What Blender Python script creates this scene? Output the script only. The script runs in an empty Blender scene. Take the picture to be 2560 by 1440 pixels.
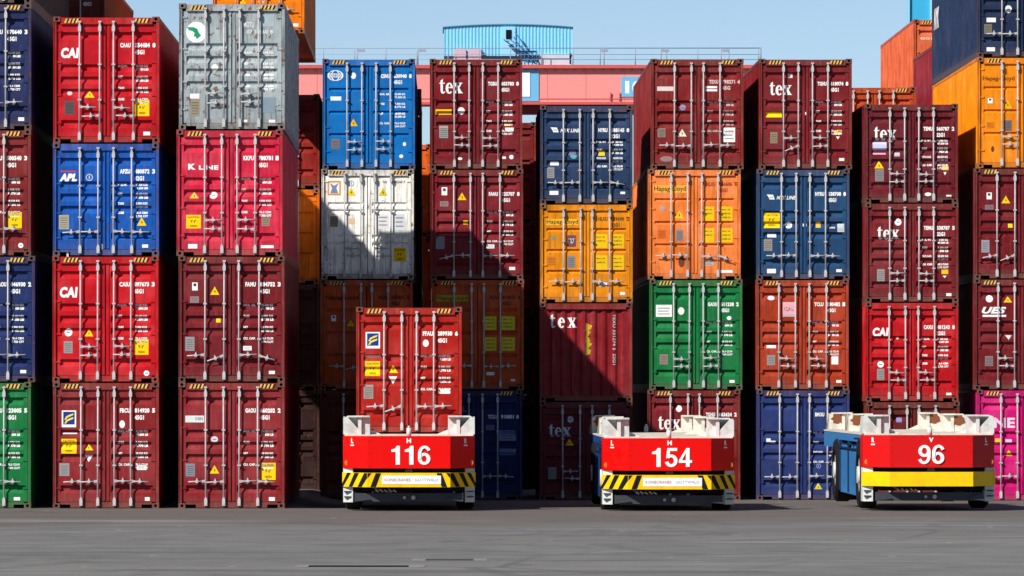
import bpy, bmesh, math, random
from mathutils import Vector, Matrix
random.seed(7)
R = math.radians
SC = bpy.context.scene
COL = SC.collection

# ------------------------------------------------------------------ camera
F = 12660.0; CX = 1095.0; CY = 970.0; EYE = 2.76
cam = bpy.data.cameras.new('camera'); co = bpy.data.objects.new('camera', cam); COL.objects.link(co)
co.location = (0, 0, EYE); co.rotation_euler = (R(90), 0, 0)
cam.sensor_width = 36; cam.lens = 36 * F / 2560
cam.shift_x = (1280 - CX) / 2560; cam.shift_y = (CY - 720) / 2560
cam.clip_start = 0.5; cam.clip_end = 9000
SC.camera = co
SC.cycles.filter_width = 1.5
# ------------------------------------------------------------------ light
SUN = Vector((4.85, 5.15, -5.2)).normalized()      # direction the light travels
w = bpy.data.worlds.new('World'); SC.world = w; w.use_nodes = True
nt = w.node_tree; bg = nt.nodes['Background']
sky = nt.nodes.new('ShaderNodeTexSky'); sky.sky_type = 'NISHITA'; sky.sun_disc = False
sky.sun_elevation = math.asin(-SUN.z)
sky.sun_rotation = math.atan2(-SUN.x, -SUN.y)
sky.air_density = 1.0; sky.dust_density = 0.3; sky.ozone_density = 3.0; sky.altitude = 0
tc = nt.nodes.new('ShaderNodeTexCoord'); sx = nt.nodes.new('ShaderNodeSeparateXYZ'); nt.links.new(tc.outputs['Generated'], sx.inputs[0])
mr = nt.nodes.new('ShaderNodeMapRange'); mr.inputs[1].default_value = .02; mr.inputs[2].default_value = .30; mr.inputs[3].default_value = 1.0; mr.inputs[4].default_value = 0.0
nt.links.new(sx.outputs[2], mr.inputs[0])
mxs = nt.nodes.new('ShaderNodeMix'); mxs.data_type = 'RGBA'; mxs.blend_type = 'MULTIPLY'; mxs.inputs[7].default_value = (1.70, 1.90, 2.42, 1)   # clear bright band low over the horizon
nt.links.new(mr.outputs[0], mxs.inputs[0]); nt.links.new(sky.outputs[0], mxs.inputs[6]); nt.links.new(mxs.outputs[2], bg.inputs[0])
bg.inputs[1].default_value = 0.05
ld = bpy.data.lights.new('sun', 'SUN'); ld.energy = 5.0; ld.angle = R(0.53); ld.color = (1, 0.95, 0.88)
lo = bpy.data.objects.new('sun', ld); COL.objects.link(lo)
lo.rotation_euler = SUN.to_track_quat('-Z', 'Y').to_euler(); lo.location = (-40, 40, 60)
SC.view_settings.view_transform = 'Standard'; SC.view_settings.look = 'None'
SC.view_settings.exposure = 0.13; SC.view_settings.gamma = 1.0

# ------------------------------------------------------------------ colour + materials
def lin(c):
    return tuple(((v / 255) / 12.92 if v / 255 <= .04045 else ((v / 255 + .055) / 1.055) ** 2.4) for v in c)
def node_mat(name):
    m = bpy.data.materials.new(name); m.use_nodes = True
    return m, m.node_tree, m.node_tree.nodes['Principled BSDF']
def N(nt, t, **kw):
    n = nt.nodes.new(t)
    for k, v in kw.items():
        if k in n.inputs: n.inputs[k].default_value = v
        else: setattr(n, k, v)
    return n
def ramp(nt, src, a, b, lo_=0.0, hi=1.0):
    n = N(nt, 'ShaderNodeMapRange'); nt.links.new(src, n.inputs[0])
    n.inputs[1].default_value = a; n.inputs[2].default_value = b; n.inputs[3].default_value = lo_; n.inputs[4].default_value = hi
    return n.outputs[0]
def math_(nt, op, a, b):
    n = N(nt, 'ShaderNodeMath'); n.operation = op
    for i, v in enumerate((a, b)):
        if isinstance(v, (int, float)): n.inputs[i].default_value = v
        else: nt.links.new(v, n.inputs[i])
    return n.outputs[0]
def mixc(nt, fac, a, b):
    n = N(nt, 'ShaderNodeMix'); n.data_type = 'RGBA'
    for i, v in ((0, fac), (6, a), (7, b)):
        if isinstance(v, (int, float)): n.inputs[i].default_value = v
        elif isinstance(v, tuple): n.inputs[i].default_value = (*v, 1) if len(v) == 3 else v
        else: nt.links.new(v, n.inputs[i])
    return n.outputs[2]

def make_paint():
    """weathered steel paint: colour from the object, wear from its alpha"""
    m, nt, b = node_mat('weathered_paint'); L = nt.links
    oi = N(nt, 'ShaderNodeObjectInfo'); tc = N(nt, 'ShaderNodeTexCoord')
    off = N(nt, 'ShaderNodeVectorMath'); off.operation = 'SCALE'
    cmb = N(nt, 'ShaderNodeCombineXYZ'); L.new(oi.outputs['Random'], cmb.inputs[0]); L.new(oi.outputs['Random'], cmb.inputs[1]); L.new(oi.outputs['Random'], cmb.inputs[2])
    L.new(cmb.outputs[0], off.inputs[0]); off.inputs[3].default_value = 37.0
    add = N(nt, 'ShaderNodeVectorMath'); L.new(tc.outputs['Object'], add.inputs[0]); L.new(off.outputs[0], add.inputs[1])
    def noise(scale, vec, detail=4, rough=.6, mp=None):
        n = N(nt, 'ShaderNodeTexNoise'); n.inputs['Scale'].default_value = scale; n.inputs['Detail'].default_value = detail; n.inputs['Roughness'].default_value = rough
        if mp:
            k = N(nt, 'ShaderNodeMapping'); k.inputs['Scale'].default_value = mp; L.new(vec, k.inputs[0]); vec = k.outputs[0]
        L.new(vec, n.inputs['Vector']); return n.outputs[0]
    v = add.outputs[0]
    big = noise(1.3, v, 3); streak = noise(3.0, v, 5, .65, (4, 4, .35)); fine = noise(14, v, 5, .7); spots = noise(6.5, v, 6, .72)
    wear = oi.outputs['Alpha']
    # fading, vertical grime streaks
    base = oi.outputs['Color']
    hsv = N(nt, 'ShaderNodeHueSaturation'); L.new(base, hsv.inputs['Color'])
    L.new(ramp(nt, big, .3, .7, .82, 1.18), hsv.inputs['Value']); L.new(ramp(nt, big, .25, .75, 1.08, .97), hsv.inputs['Saturation'])
    c = hsv.outputs[0]
    patch = noise(.55, v, 4, .55)
    chalk = math_(nt, 'MULTIPLY', ramp(nt, streak, .54, .8, 0, .22), wear)
    c = mixc(nt, chalk, c, (.40, .35, .31))
    fade = math_(nt, 'MULTIPLY', ramp(nt, patch, .52, .7, 0, .10), wear)
    c = mixc(nt, fade, c, (.36, .30, .28))
    g = math_(nt, 'MULTIPLY', ramp(nt, streak, .52, .30, 0, .7), ramp(nt, wear, 0, 1, .4, 1))
    c = mixc(nt, g, c, (.045, .03, .026))
    # pale horizontal scuffs and scratches
    scr = noise(1.0, v, 6, .75, (1.6, 1.6, 26)); msk = noise(1.9, v, 3, .6)
    sc_ = math_(nt, 'MULTIPLY', ramp(nt, scr, .66, .70, 0, .5), ramp(nt, msk, .5, .62))
    c = mixc(nt, math_(nt, 'MULTIPLY', sc_, wear), c, (.55, .48, .44))
    # rust specks and runs below them
    th = ramp(nt, wear, 0, 1, .72, .56)
    d = math_(nt, 'SUBTRACT', spots, th); r = ramp(nt, d, 0, .035, 0, .85)
    run = noise(7.0, v, 4, .6, (3, 3, .22)); rr = math_(nt, 'MULTIPLY', ramp(nt, run, .62, .74, 0, .55), wear)
    rust = mixc(nt, fine, (.085, .028, .012), (.20, .08, .04))
    c = mixc(nt, rr, c, (.12, .05, .028))
    c = mixc(nt, r, c, rust)
    # road dirt thrown up over the lowest half metre of each box
    sz = N(nt, 'ShaderNodeSeparateXYZ'); L.new(tc.outputs['Object'], sz.inputs[0])
    low = math_(nt, 'MULTIPLY', ramp(nt, math_(nt, 'ADD', sz.outputs[2], ramp(nt, spots, .3, .7, -.15, .15)), .32, .02, 0, .5), ramp(nt, wear, 0, 1, .3, 1))
    c = mixc(nt, low, c, (.13, .09, .07))
    L.new(c, b.inputs['Base Color'])
    L.new(ramp(nt, fine, .3, .7, .42, .66), b.inputs['Roughness'])
    b.inputs['Specular IOR Level'].default_value = .2
    bp = N(nt, 'ShaderNodeBump'); bp.inputs['Strength'].default_value = .5; bp.inputs['Distance'].default_value = .045
    L.new(noise(2.6, v, 3, .5), bp.inputs['Height']); L.new(bp.outputs[0], b.inputs['Normal'])
    return m
PAINT = make_paint()

_flat = {}
def flat(c, rough=.55, metal=0.0, dirt=.35):
    """plain finish with a little uneven grime"""
    k = (tuple(c), rough, metal, dirt)
    if k in _flat: return _flat[k]
    m, nt, b = node_mat('finish'); L = nt.links
    tc = N(nt, 'ShaderNodeTexCoord'); n = N(nt, 'ShaderNodeTexNoise'); n.inputs['Scale'].default_value = 5; n.inputs['Detail'].default_value = 6
    n.inputs['Roughness'].default_value = .7
    L.new(tc.outputs['Object'], n.inputs['Vector'])
    a = lin(c); f = ramp(nt, n.outputs[0], .45, .75, 0, dirt)
    L.new(mixc(nt, f, a, tuple(x * .45 + .02 for x in a)), b.inputs['Base Color'])
    b.inputs['Roughness'].default_value = rough; b.inputs['Metallic'].default_value = metal
    b.inputs['Specular IOR Level'].default_value = .15
    _flat[k] = m; return m
WHITE = (246, 246, 243); YEL = (250, 205, 10); PLATE = (150, 148, 146); BLACK = (22, 22, 24)
GALV = flat((190, 188, 190), .5, .0, .85)
DARK = flat((10, 10, 11), .9)
TYRE = flat((26, 25, 25), .85)

# ------------------------------------------------------------------ mesh helpers
def box(bm, x0, x1, y0, y1, z0, z1, mi=0):
    vs = [bm.verts.new((x, y, z)) for x in (x0, x1) for y in (y0, y1) for z in (z0, z1)]
    for f in ((0, 1, 3, 2), (4, 6, 7, 5), (0, 4, 5, 1), (2, 3, 7, 6), (0, 2, 6, 4), (1, 5, 7, 3)):
        bm.faces.new([vs[i] for i in f]).material_index = mi
def prism(bm, pts, axis, a, b, mi=0):
    """pts: 2-D outline; extruded along axis from a to b"""
    def P(p, t):
        return {'x': (t, p[0], p[1]), 'y': (p[0], t, p[1]), 'z': (p[0], p[1], t)}[axis]
    A = [bm.verts.new(P(p, a)) for p in pts]; B = [bm.verts.new(P(p, b)) for p in pts]
    n = len(pts)
    bm.faces.new(A).material_index = mi; bm.faces.new(B[::-1]).material_index = mi
    for i in range(n):
        bm.faces.new((A[i], B[i], B[(i + 1) % n], A[(i + 1) % n])).material_index = mi
def tube(bm, p0, p1, r, n=8, mi=0, r2=None):
    p0 = Vector(p0); p1 = Vector(p1); d = (p1 - p0).normalized()
    u = d.orthogonal().normalized(); v = d.cross(u); r2 = r if r2 is None else r2
    A = [bm.verts.new(p0 + (u * math.cos(2 * math.pi * i / n) + v * math.sin(2 * math.pi * i / n)) * r) for i in range(n)]
    B = [bm.verts.new(p1 + (u * math.cos(2 * math.pi * i / n) + v * math.sin(2 * math.pi * i / n)) * r2) for i in range(n)]
    for i in range(n):
        f = bm.faces.new((A[i], A[(i + 1) % n], B[(i + 1) % n], B[i])); f.material_index = mi; f.smooth = True
    bm.faces.new(A[::-1]).material_index = mi; bm.faces.new(B).material_index = mi
def mesh(name, bm, mats, bevel=0):
    bmesh.ops.recalc_face_normals(bm, faces=bm.faces)
    me = bpy.data.meshes.new(name); bm.to_mesh(me); bm.free()
    for m in (mats if isinstance(mats, (list, tuple)) else [mats]): me.materials.append(m)
    return me
def obj(name, me, parent=None, loc=None, color=None):
    o = bpy.data.objects.new(name, me); COL.objects.link(o)
    if parent: o.parent = parent
    if loc: o.location = loc
    if color: o.color = color
    return o
def build(name, fn, mats, parent=None, color=None, loc=None):
    bm = bmesh.new(); fn(bm); return obj(name, mesh(name, bm, mats), parent, loc, color)
def thing(name, label, cat, loc, group=None):
    o = bpy.data.objects.new(name, None); COL.objects.link(o); o.location = loc; o.empty_display_size = .3
    o['label'] = label; o['category'] = cat
    if group: o['group'] = group
    return o

# ------------------------------------------------------------------ lettering
_txt = {}
def text_geo(body, bold=.03, shear=0.0):
    k = (body, bold, shear)
    if k in _txt: return _txt[k]
    cu = bpy.data.curves.new('t', 'FONT'); cu.body = body; cu.offset = bold; cu.shear = shear
    cu.resolution_u = 3; cu.space_character = 1.0 + bold * 1.6; cu.fill_mode = 'FRONT'
    ob = bpy.data.objects.new('t', cu); me = bpy.data.meshes.new_from_object(ob)
    vs = [(v.co.x, v.co.y) for v in me.vertices]; fs = [tuple(p.vertices) for p in me.polygons]
    bpy.data.objects.remove(ob); bpy.data.curves.remove(cu); bpy.data.meshes.remove(me)
    x0 = min(v[0] for v in vs); x1 = max(v[0] for v in vs); y0 = min(v[1] for v in vs); y1 = max(v[1] for v in vs)
    vs = [((v[0] - x0) / (x1 - x0), (v[1] - y0) / max(1e-6, y1 - y0)) for v in vs]
    _txt[k] = (vs, fs); return _txt[k]
def ell(cx, cy, rx, ry, n=20, a0=0, a1=360):
    return [(cx + rx * math.cos(R(a0 + (a1 - a0) * i / (n if a1 - a0 == 360 else n - 1))), cy + ry * math.sin(R(a0 + (a1 - a0) * i / (n if a1 - a0 == 360 else n - 1)))) for i in range(n)]
def ring_polys(cx, cy, ro, ri, a0, a1, n=16, icx=None):
    O = ell(cx, cy, ro[0], ro[1], n, a0, a1 - (1e-6 if a1 - a0 == 360 else 0)); I = ell(icx or cx, cy, ri[0], ri[1], n, a0, a1 - (1e-6 if a1 - a0 == 360 else 0))
    return [[O[i], O[i + 1], I[i + 1], I[i]] for i in range(n - 1)]
def tex_polys(gap=0):
    g = gap
    P = [[(.22, 1.2), (.5, 1.36), (.5, .24), (.22, .24)], [(.22, .24), (.5, .24), (.5, .15), (.62, .12), (.74, .2), (.79, .13), (.66, .0), (.48, -.04), (.32, .02)],
         [(.06, .9), (.24, .9), (.24, 1.0), (.1, 1.0)], [(.46, .9), (.74, .9), (.74, 1.0), (.46, 1.0)]]
    P += [[(x + g, y) for x, y in q] for q in ring_polys(1.27, .48, (.44, .53), (.14, .41), 0, 318, 18, 1.3)]
    P += [[(x + g, y) for x, y in [(1.1, .5), (1.5, .5), (1.5, .59), (1.1, .59)]]]
    P += [[(x + 2 * g, y) for x, y in q] for q in ([(1.82, .93), (2.2, .93), (2.8, .07), (2.4, .07)],
          [(2.38, .62), (2.47, .50), (2.76, .93), (2.58, .93)], [(1.90, .07), (2.08, .07), (2.27, .37), (2.19, .5)],
          [(1.74, .93), (2.3, .93), (2.3, 1.0), (1.74, 1.0)], [(2.44, .93), (2.86, .93), (2.86, 1.0), (2.44, 1.0)],
          [(1.76, 0), (2.2, 0), (2.2, .07), (1.76, .07)], [(2.32, 0), (2.9, 0), (2.9, .07), (2.32, .07)])]
    W = 2.9 + 2 * g
    return [[((x - .06) / (W - .06), (y + .04) / 1.4) for x, y in q] for q in P]
TEX = tex_polys(); TEXW = tex_polys(.28)

class Decal:
    """flat mark on a steel surface; drops into the grooves of a pressed door"""
    def __init__(s): s.bm = bmesh.new(); s.mats = []; s.lay = 0
    def mi(s, c):
        m = c if isinstance(c, bpy.types.Material) else flat(c, .6)
        if m not in s.mats: s.mats.append(m)
        return s.mats.index(m)
    def poly(s, pts, c):
        s.lay += 1; mi = s.mi(c)
        vs = [s.bm.verts.new((x, -s.lay * .0006, z)) for x, z in pts]
        s.bm.faces.new(vs).material_index = mi
        return s
    def polys(s, L, c, b, lay=True):
        for q in L:
            s.poly([(b[0] + x * (b[1] - b[0]), b[2] + z * (b[3] - b[2])) for x, z in q], c)
            s.lay -= 1
        s.lay += 1; return s
    def rect(s, b, c): return s.poly([(b[0], b[2]), (b[1], b[2]), (b[1], b[3]), (b[0], b[3])], c)
    def disc(s, b, c, n=18): return s.poly(ell((b[0] + b[1]) / 2, (b[2] + b[3]) / 2, (b[1] - b[0]) / 2, (b[3] - b[2]) / 2, n), c)
    def ring(s, b, c, t=.15):
        return s.polys(ring_polys(.5, .5, (.5, .5), (.5 - t, .5 - t), 0, 360, 20), c, b)
    def text(s, body, b, c, bold=.02, shear=0.0):
        vs, fs = text_geo(body, bold, shear); s.lay += 1; mi = s.mi(c)
        V = [s.bm.verts.new((b[0] + x * (b[1] - b[0]), -s.lay * .0006, b[2] + z * (b[3] - b[2]))) for x, z in vs]
        for f in fs:
            try: s.bm.faces.new([V[i] for i in f]).material_index = mi
            except ValueError: pass
        return s
    def vtext(s, body, b, c):
        """lettering that runs down the wall, turned a quarter"""
        vs, fs = text_geo(body, .02); s.lay += 1; mi = s.mi(c)
        V = [s.bm.verts.new((b[0] + z * (b[1] - b[0]), -s.lay * .0006, b[3] - x * (b[3] - b[2]))) for x, z in vs]
        for f in fs:
            try: s.bm.faces.new([V[i] for i in f]).material_index = mi
            except ValueError: pass
        return s
    def drape(s, kind, H):
        zs, xs = breaks(kind, H)
        for z in zs:
            g = s.bm.verts[:] + s.bm.edges[:] + s.bm.faces[:]
            bmesh.ops.bisect_plane(s.bm, geom=g, plane_co=(0, 0, z), plane_no=(0, 0, 1), dist=1e-5)
        for x in xs:
            g = s.bm.verts[:] + s.bm.edges[:] + s.bm.faces[:]
            bmesh.ops.bisect_plane(s.bm, geom=g, plane_co=(x, 0, 0), plane_no=(1, 0, 0), dist=1e-5)
        for v in s.bm.verts: v.co.y += surf(kind, H, v.co.x, v.co.z) - .003
        return s
    def obj(s, name, parent, label=None, off=None):
        if off:
            for v in s.bm.verts: v.co += Vector(off)
        me = bpy.data.meshes.new(name); s.bm.to_mesh(me); s.bm.free()
        for m in s.mats: me.materials.append(m)
        o = obj(name, me, parent)
        if label: o['label'] = label
        return o

# ------------------------------------------------------------------ container geometry
W = 2.438; HC = 2.896; ST = 2.591; L40 = 12.19; L20 = 6.06
DY = .05                         # door skin sits back from the corner posts
GR = {('five', HC): [.35, 1.09, 1.37, 1.65, 2.37], ('five', ST): [.34, .88, 1.16, 1.44, 2.05],
      ('four', HC): [.76, 1.36, 1.95], ('four', ST): [.63, 1.18, 1.73],
      ('silver', HC): [.91, 1.2, 1.49, 1.78], ('white', HC): [.86, 1.05, 1.72, 1.92]}
SHP = {'five': (.018, .085, .18, .066), 'four': (.014, .045, .10, .056), 'silver': (.025, .085, .17, .055), 'white': (.014, .05, .13, .055)}
def prof(kind, H):
    a, b, c, d = SHP[kind]; P = []
    for t in GR[(kind, H)]:
        z = H - t; P += [(z, 0), (z - a, d), (z - b, d), (z - c, 0)]
    return sorted(P)
def breaks(kind, H):
    if kind == 'plain': return [], []
    if kind == 'ribs':
        return [], [p[0] for p in rib_profile()]
    return [p[0] for p in prof(kind, H)], [.17, .19, 1.085, 1.105, W - 1.105, W - 1.085, W - .19, W - .17]
def interp(P, t):
    if t <= P[0][0]: return P[0][1]
    for (a, u), (b, v) in zip(P, P[1:]):
        if t <= b: return u + (v - u) * ((t - a) / (b - a) if b > a else 0)
    return P[-1][1]
def rib_profile():
    P = []; x = .12; p = .265
    while x < W - .3:
        P += [(x + .01, 0), (x + .08, .045), (x + .15, .045), (x + .21, 0)]; x += p
    return P
def surf(kind, H, x, z):
    if kind == 'plain': return 0
    if kind == 'ribs': return DY + interp(rib_profile(), x)
    m = interp([(.17, 0), (.19, 1), (1.085, 1), (1.105, 0), (W - 1.105, 0), (W - 1.085, 1), (W - .19, 1), (W - .17, 0)], x)
    return DY + interp(prof(kind, H), z) * m
_me = {}
def cached(key, fn, mats):
    if key not in _me:
        bm = bmesh.new(); fn(bm); _me[key] = mesh(key[0], bm, mats)
    return _me[key]
def door_bm(kind, H, right):
    def fn(bm):
        x0, x1 = (.085, 1.211) if not right else (W - 1.211, W - .085)
        zs = [.15, .165] + [p[0] for p in prof(kind, H)] + [H - .19, H - .175]
        xs = sorted([x0, x1] + [x for x in breaks(kind, H)[1] if x0 < x < x1])
        G = [[bm.verts.new((x, surf(kind, H, x, z), z)) for x in xs] for z in zs]
        for i in range(len(zs) - 1):
            for j in range(len(xs) - 1): bm.faces.new((G[i][j], G[i][j + 1], G[i + 1][j + 1], G[i + 1][j]))
        # turned-in edges
        for row, dz in ((G[0], 0), (G[-1], 0)):
            b = [bm.verts.new((v.co.x, DY + .06, v.co.z)) for v in row]
            for j in range(len(row) - 1): bm.faces.new((row[j], row[j + 1], b[j + 1], b[j]))
        for k in (0, -1):
            e = [g[k] for g in G]; b = [bm.verts.new((v.co.x, DY + .06, v.co.z)) for v in e]
            for j in range(len(e) - 1): bm.faces.new((e[j], e[j + 1], b[j + 1], b[j]))
        # raised edge frames along seam and hinge side, hinge blades
        s = 1 if right else -1
        seam = W / 2 + s * .02; inn = W / 2 + s * .075
        box(bm, min(seam, inn), max(seam, inn), DY - .018, DY - .001, .17, H - .2)
        hx = (W - .19, W - .04) if right else (.04, .19)
        for t in (.22, .36, .62, .84):
            z = H * (1 - t) if t > .3 else H - .32
            box(bm, hx[0], hx[1], DY - .022, DY - .002, z - .02, z + .02)
            tube(bm, ((hx[0] if not right else hx[1]), DY - .02, z - .05), ((hx[0] if not right else hx[1]), DY - .02, z + .05), .022, 6)
    return fn
def gasket_bm(H):
    def fn(bm): box(bm, W / 2 - .011, W / 2 + .011, DY + .01, DY + .05, .15, H - .175)
    return fn
def frame_bm(H, L, solid):
    def fn(bm):
        for x0, x1 in ((.006, .075), (W - .075, W - .006)):
            box(bm, x0, x1, .006, .10, .118, H - .118)
            box(bm, x0, x1, L - .10, L - .006, .118, H - .118)
        for x0, x1 in ((.006, .022), (W - .022, W - .006)):      # outer flange of the corner post
            box(bm, x0, x1, -.008, .0058, .125, H - .125)
        # header with lip
        box(bm, .165, W - .165, .012, .10, H - .165, H - .022)
        box(bm, .165, W - .165, -.004, .0118, H - .175, H - .155)
        # sill: pocket cut-outs beside the castings
        box(bm, .165, .40, .012, .10, .085, .142); box(bm, W - .40, W - .165, .012, .10, .085, .142)
        box(bm, .401, W - .401, .012, .10, .016, .142)
        box(bm, .165, W - .165, L - .1, L - .01, H - .165, H - .001); box(bm, .165, W - .165, L - .1, L - .01, -.003, .142)
        for x0, x1 in ((.008, .06), (W - .06, W - .008)):
            box(bm, x0, x1, .10, L - .10, -.003, .15); box(bm, x0, x1, .10, L - .10, H - .085, H - .003)
        # back wall, floor
        box(bm, .075, W - .075, L - .07, L - .05, .142, H - .165)
        box(bm, .06, W - .06, .11, L - .11, .10, .13)
        # rear castings
        for x0 in (0, W - .162):
            for z0 in (0, H - .118): box(bm, x0, x0 + .162, L - .178, L, z0, z0 + .118)
    return fn
def side_bm(H, L, right):
    def fn(bm):
        y = .10; p = .278; pts = [(y, 0)]
        while y + p < L - .12:
            pts += [(y + .07, 0), (y + .138, 1), (y + .208, 1), (y + p, 0)]; y += p
        pts.append((L - .1, 0))
        X = lambda d: (.012 + .036 * d) if not right else (W - .012 - .036 * d)
        A = [bm.verts.new((X(d), y, .15)) for y, d in pts]; B = [bm.verts.new((X(d), y, H - .085)) for y, d in pts]
        for i in range(len(pts) - 1): bm.faces.new((A[i], A[i + 1], B[i + 1], B[i]))
    return fn
def roof_bm(H, L):
    def fn(bm):
        y = .10; p = .209; pts = [(y, 0)]
        while y + p < L - .12:
            pts += [(y + .09, 0), (y + .1, 1), (y + .19, 1), (y + p, 0)]; y += p
        pts.append((L - .1, 0))
        A = [bm.verts.new((.06, y, H - .03 - .02 * d)) for y, d in pts]; B = [bm.verts.new((W - .06, y, H - .03 - .02 * d)) for y, d in pts]
        for i in range(len(pts) - 1): bm.faces.new((A[i], A[i + 1], B[i + 1], B[i]))
    return fn
def casting_bm(bm):
    w_, h_, d_ = .162, .118, .178
    O = [(0, 0), (w_ / 2, 0), (w_, 0), (w_, h_ / 2), (w_, h_), (w_ / 2, h_), (0, h_), (0, h_ / 2)]
    I = [(w_ / 2 + .036 * math.cos(R(225 + 45 * i)), h_ / 2 + .036 * math.sin(R(225 + 45 * i))) for i in range(8)]
    vo = [bm.verts.new((x, 0, z)) for x, z in O]; vi = [bm.verts.new((x, 0, z)) for x, z in I]
    vb = [bm.verts.new((x, d_, z)) for x, z in O]; vd = [bm.verts.new((x, .09, z)) for x, z in I]
    for i in range(8):
        j = (i + 1) % 8
        bm.faces.new((vo[i], vo[j], vi[j], vi[i])); bm.faces.new((vo[i], vb[i], vb[j], vo[j])); bm.faces.new((vi[i], vi[j], vd[j], vd[i])).material_index = 1
    bm.faces.new(vb); bm.faces.new(vd).material_index = 1
def bar_bm(H):
    def fn(bm):
        y = DY - .080; zt = H - .10; zb = .07
        tube(bm, (0, y, zb), (0, y, zt), .019, 8)
        for z in (zb + .10, zt - .16):       # cams and keepers
            prism(bm, [(-.036, z - .05), (-.022, z - .09), (.022, z - .09), (.036, z - .05), (.034, z + .03), (.016, z + .08), (-.016, z + .08), (-.034, z + .03)], 'y', y - .03, DY - .004)
        for z in (zb + .0, zt - .03):
            box(bm, -.035, .035, y - .028, .011, z - .012, z + .03)
        for f in (.34, .62):                    # guides
            z = H * f
            box(bm, -.04, .04, y - .026, DY - .004, z - .018, z + .018)
    return fn
def handle_bm(s):
    """s = +1: lever runs right from its bar, -1: left; origin at bar"""
    def fn(bm):
        y = DY - .100
        prism(bm, [(0, -.035), (s * .10, -.02), (s * .10, .02), (0, .04)], 'y', y - .006, y + .018)
        tube(bm, (s * .09, y, .0), (s * .40, y - .004, -.004), .015, 6)
        prism(bm, [(s * .20 - .018, -.06), (s * .20 + .018, -.06), (s * .20 + .022, .03), (s * .20, .085), (s * .20 - .022, .03)], 'y', y + .016, DY - .004)
        box(bm, min(s * .17, s * .24), max(s * .17, s * .24), y - .014, y + .03, -.03, .022)
    return fn
RODS = [.62, 1.05, W - 1.05, W - .62]

def rustmix(c, k):
    r = lin((96, 62, 48)); a = lin(c); return tuple(a[i] * (1 - k) + r[i] * k for i in range(3))

WT = {}
def weights(kind, H, style, parent, color=WHITE):
    """rows of small weight markings on the right door"""
    z = H - (1.10 if H == HC else .93)
    if kind == 'four': z = H - (.9 if H == HC else .8)
    rows = {0: [('MAX. GR.', '32.500 KG', '71.650 LB'), ('TARE', '3.980 KG', '8.770 LB'), ('NET', '28.520 KG', '62.880 LB'), ('CU. CAP.', '76.3 CU.M', '2.694 CU.FT')],
            1: [('MAX. WT', '30.480 KG', '67.200 LB'), ('TARE', '2.230 KG', '4.920 LB'), ('PAYLOAD', '28.250 KG', '62.280 LB'), ('CU. CAP.', '33.2 CU.M', '1.172 CU.FT')],
            2: [('M.G.W.', '32.500 KGS', '71.650 LBS'), ('NET', '28.600 KGS', '63.050 LBS'), ('TARE', '3.900 KGS', '8.600 LBS'), ('CUBE', '76.4 CBM', '2.700 CFT')]}[style]
    for i, (a, b, c) in enumerate(rows):
        for j in (0, 1):
            key = ('weight_marking', kind, H, style, i, j, tuple(color))
            if key not in _me:
                d = Decal()
                if j == 0: d.text(a, (1.49, 1.49 + .035 * len(a), z - .055, z), color, .05)
                else: d.text(b, (1.90, 2.17, z - .055, z), color, .05); d.text(c, (1.90, 2.18, z - .135, z - .08), color, .05)
                d.drape(kind, H)
                me = bpy.data.meshes.new('weight_marking'); d.bm.to_mesh(me); d.bm.free()
                for m in d.mats: me.materials.append(m)
                _me[key] = me
            obj('weight_marking', _me[key], parent)
        z -= .255 if H == HC else .215

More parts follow.
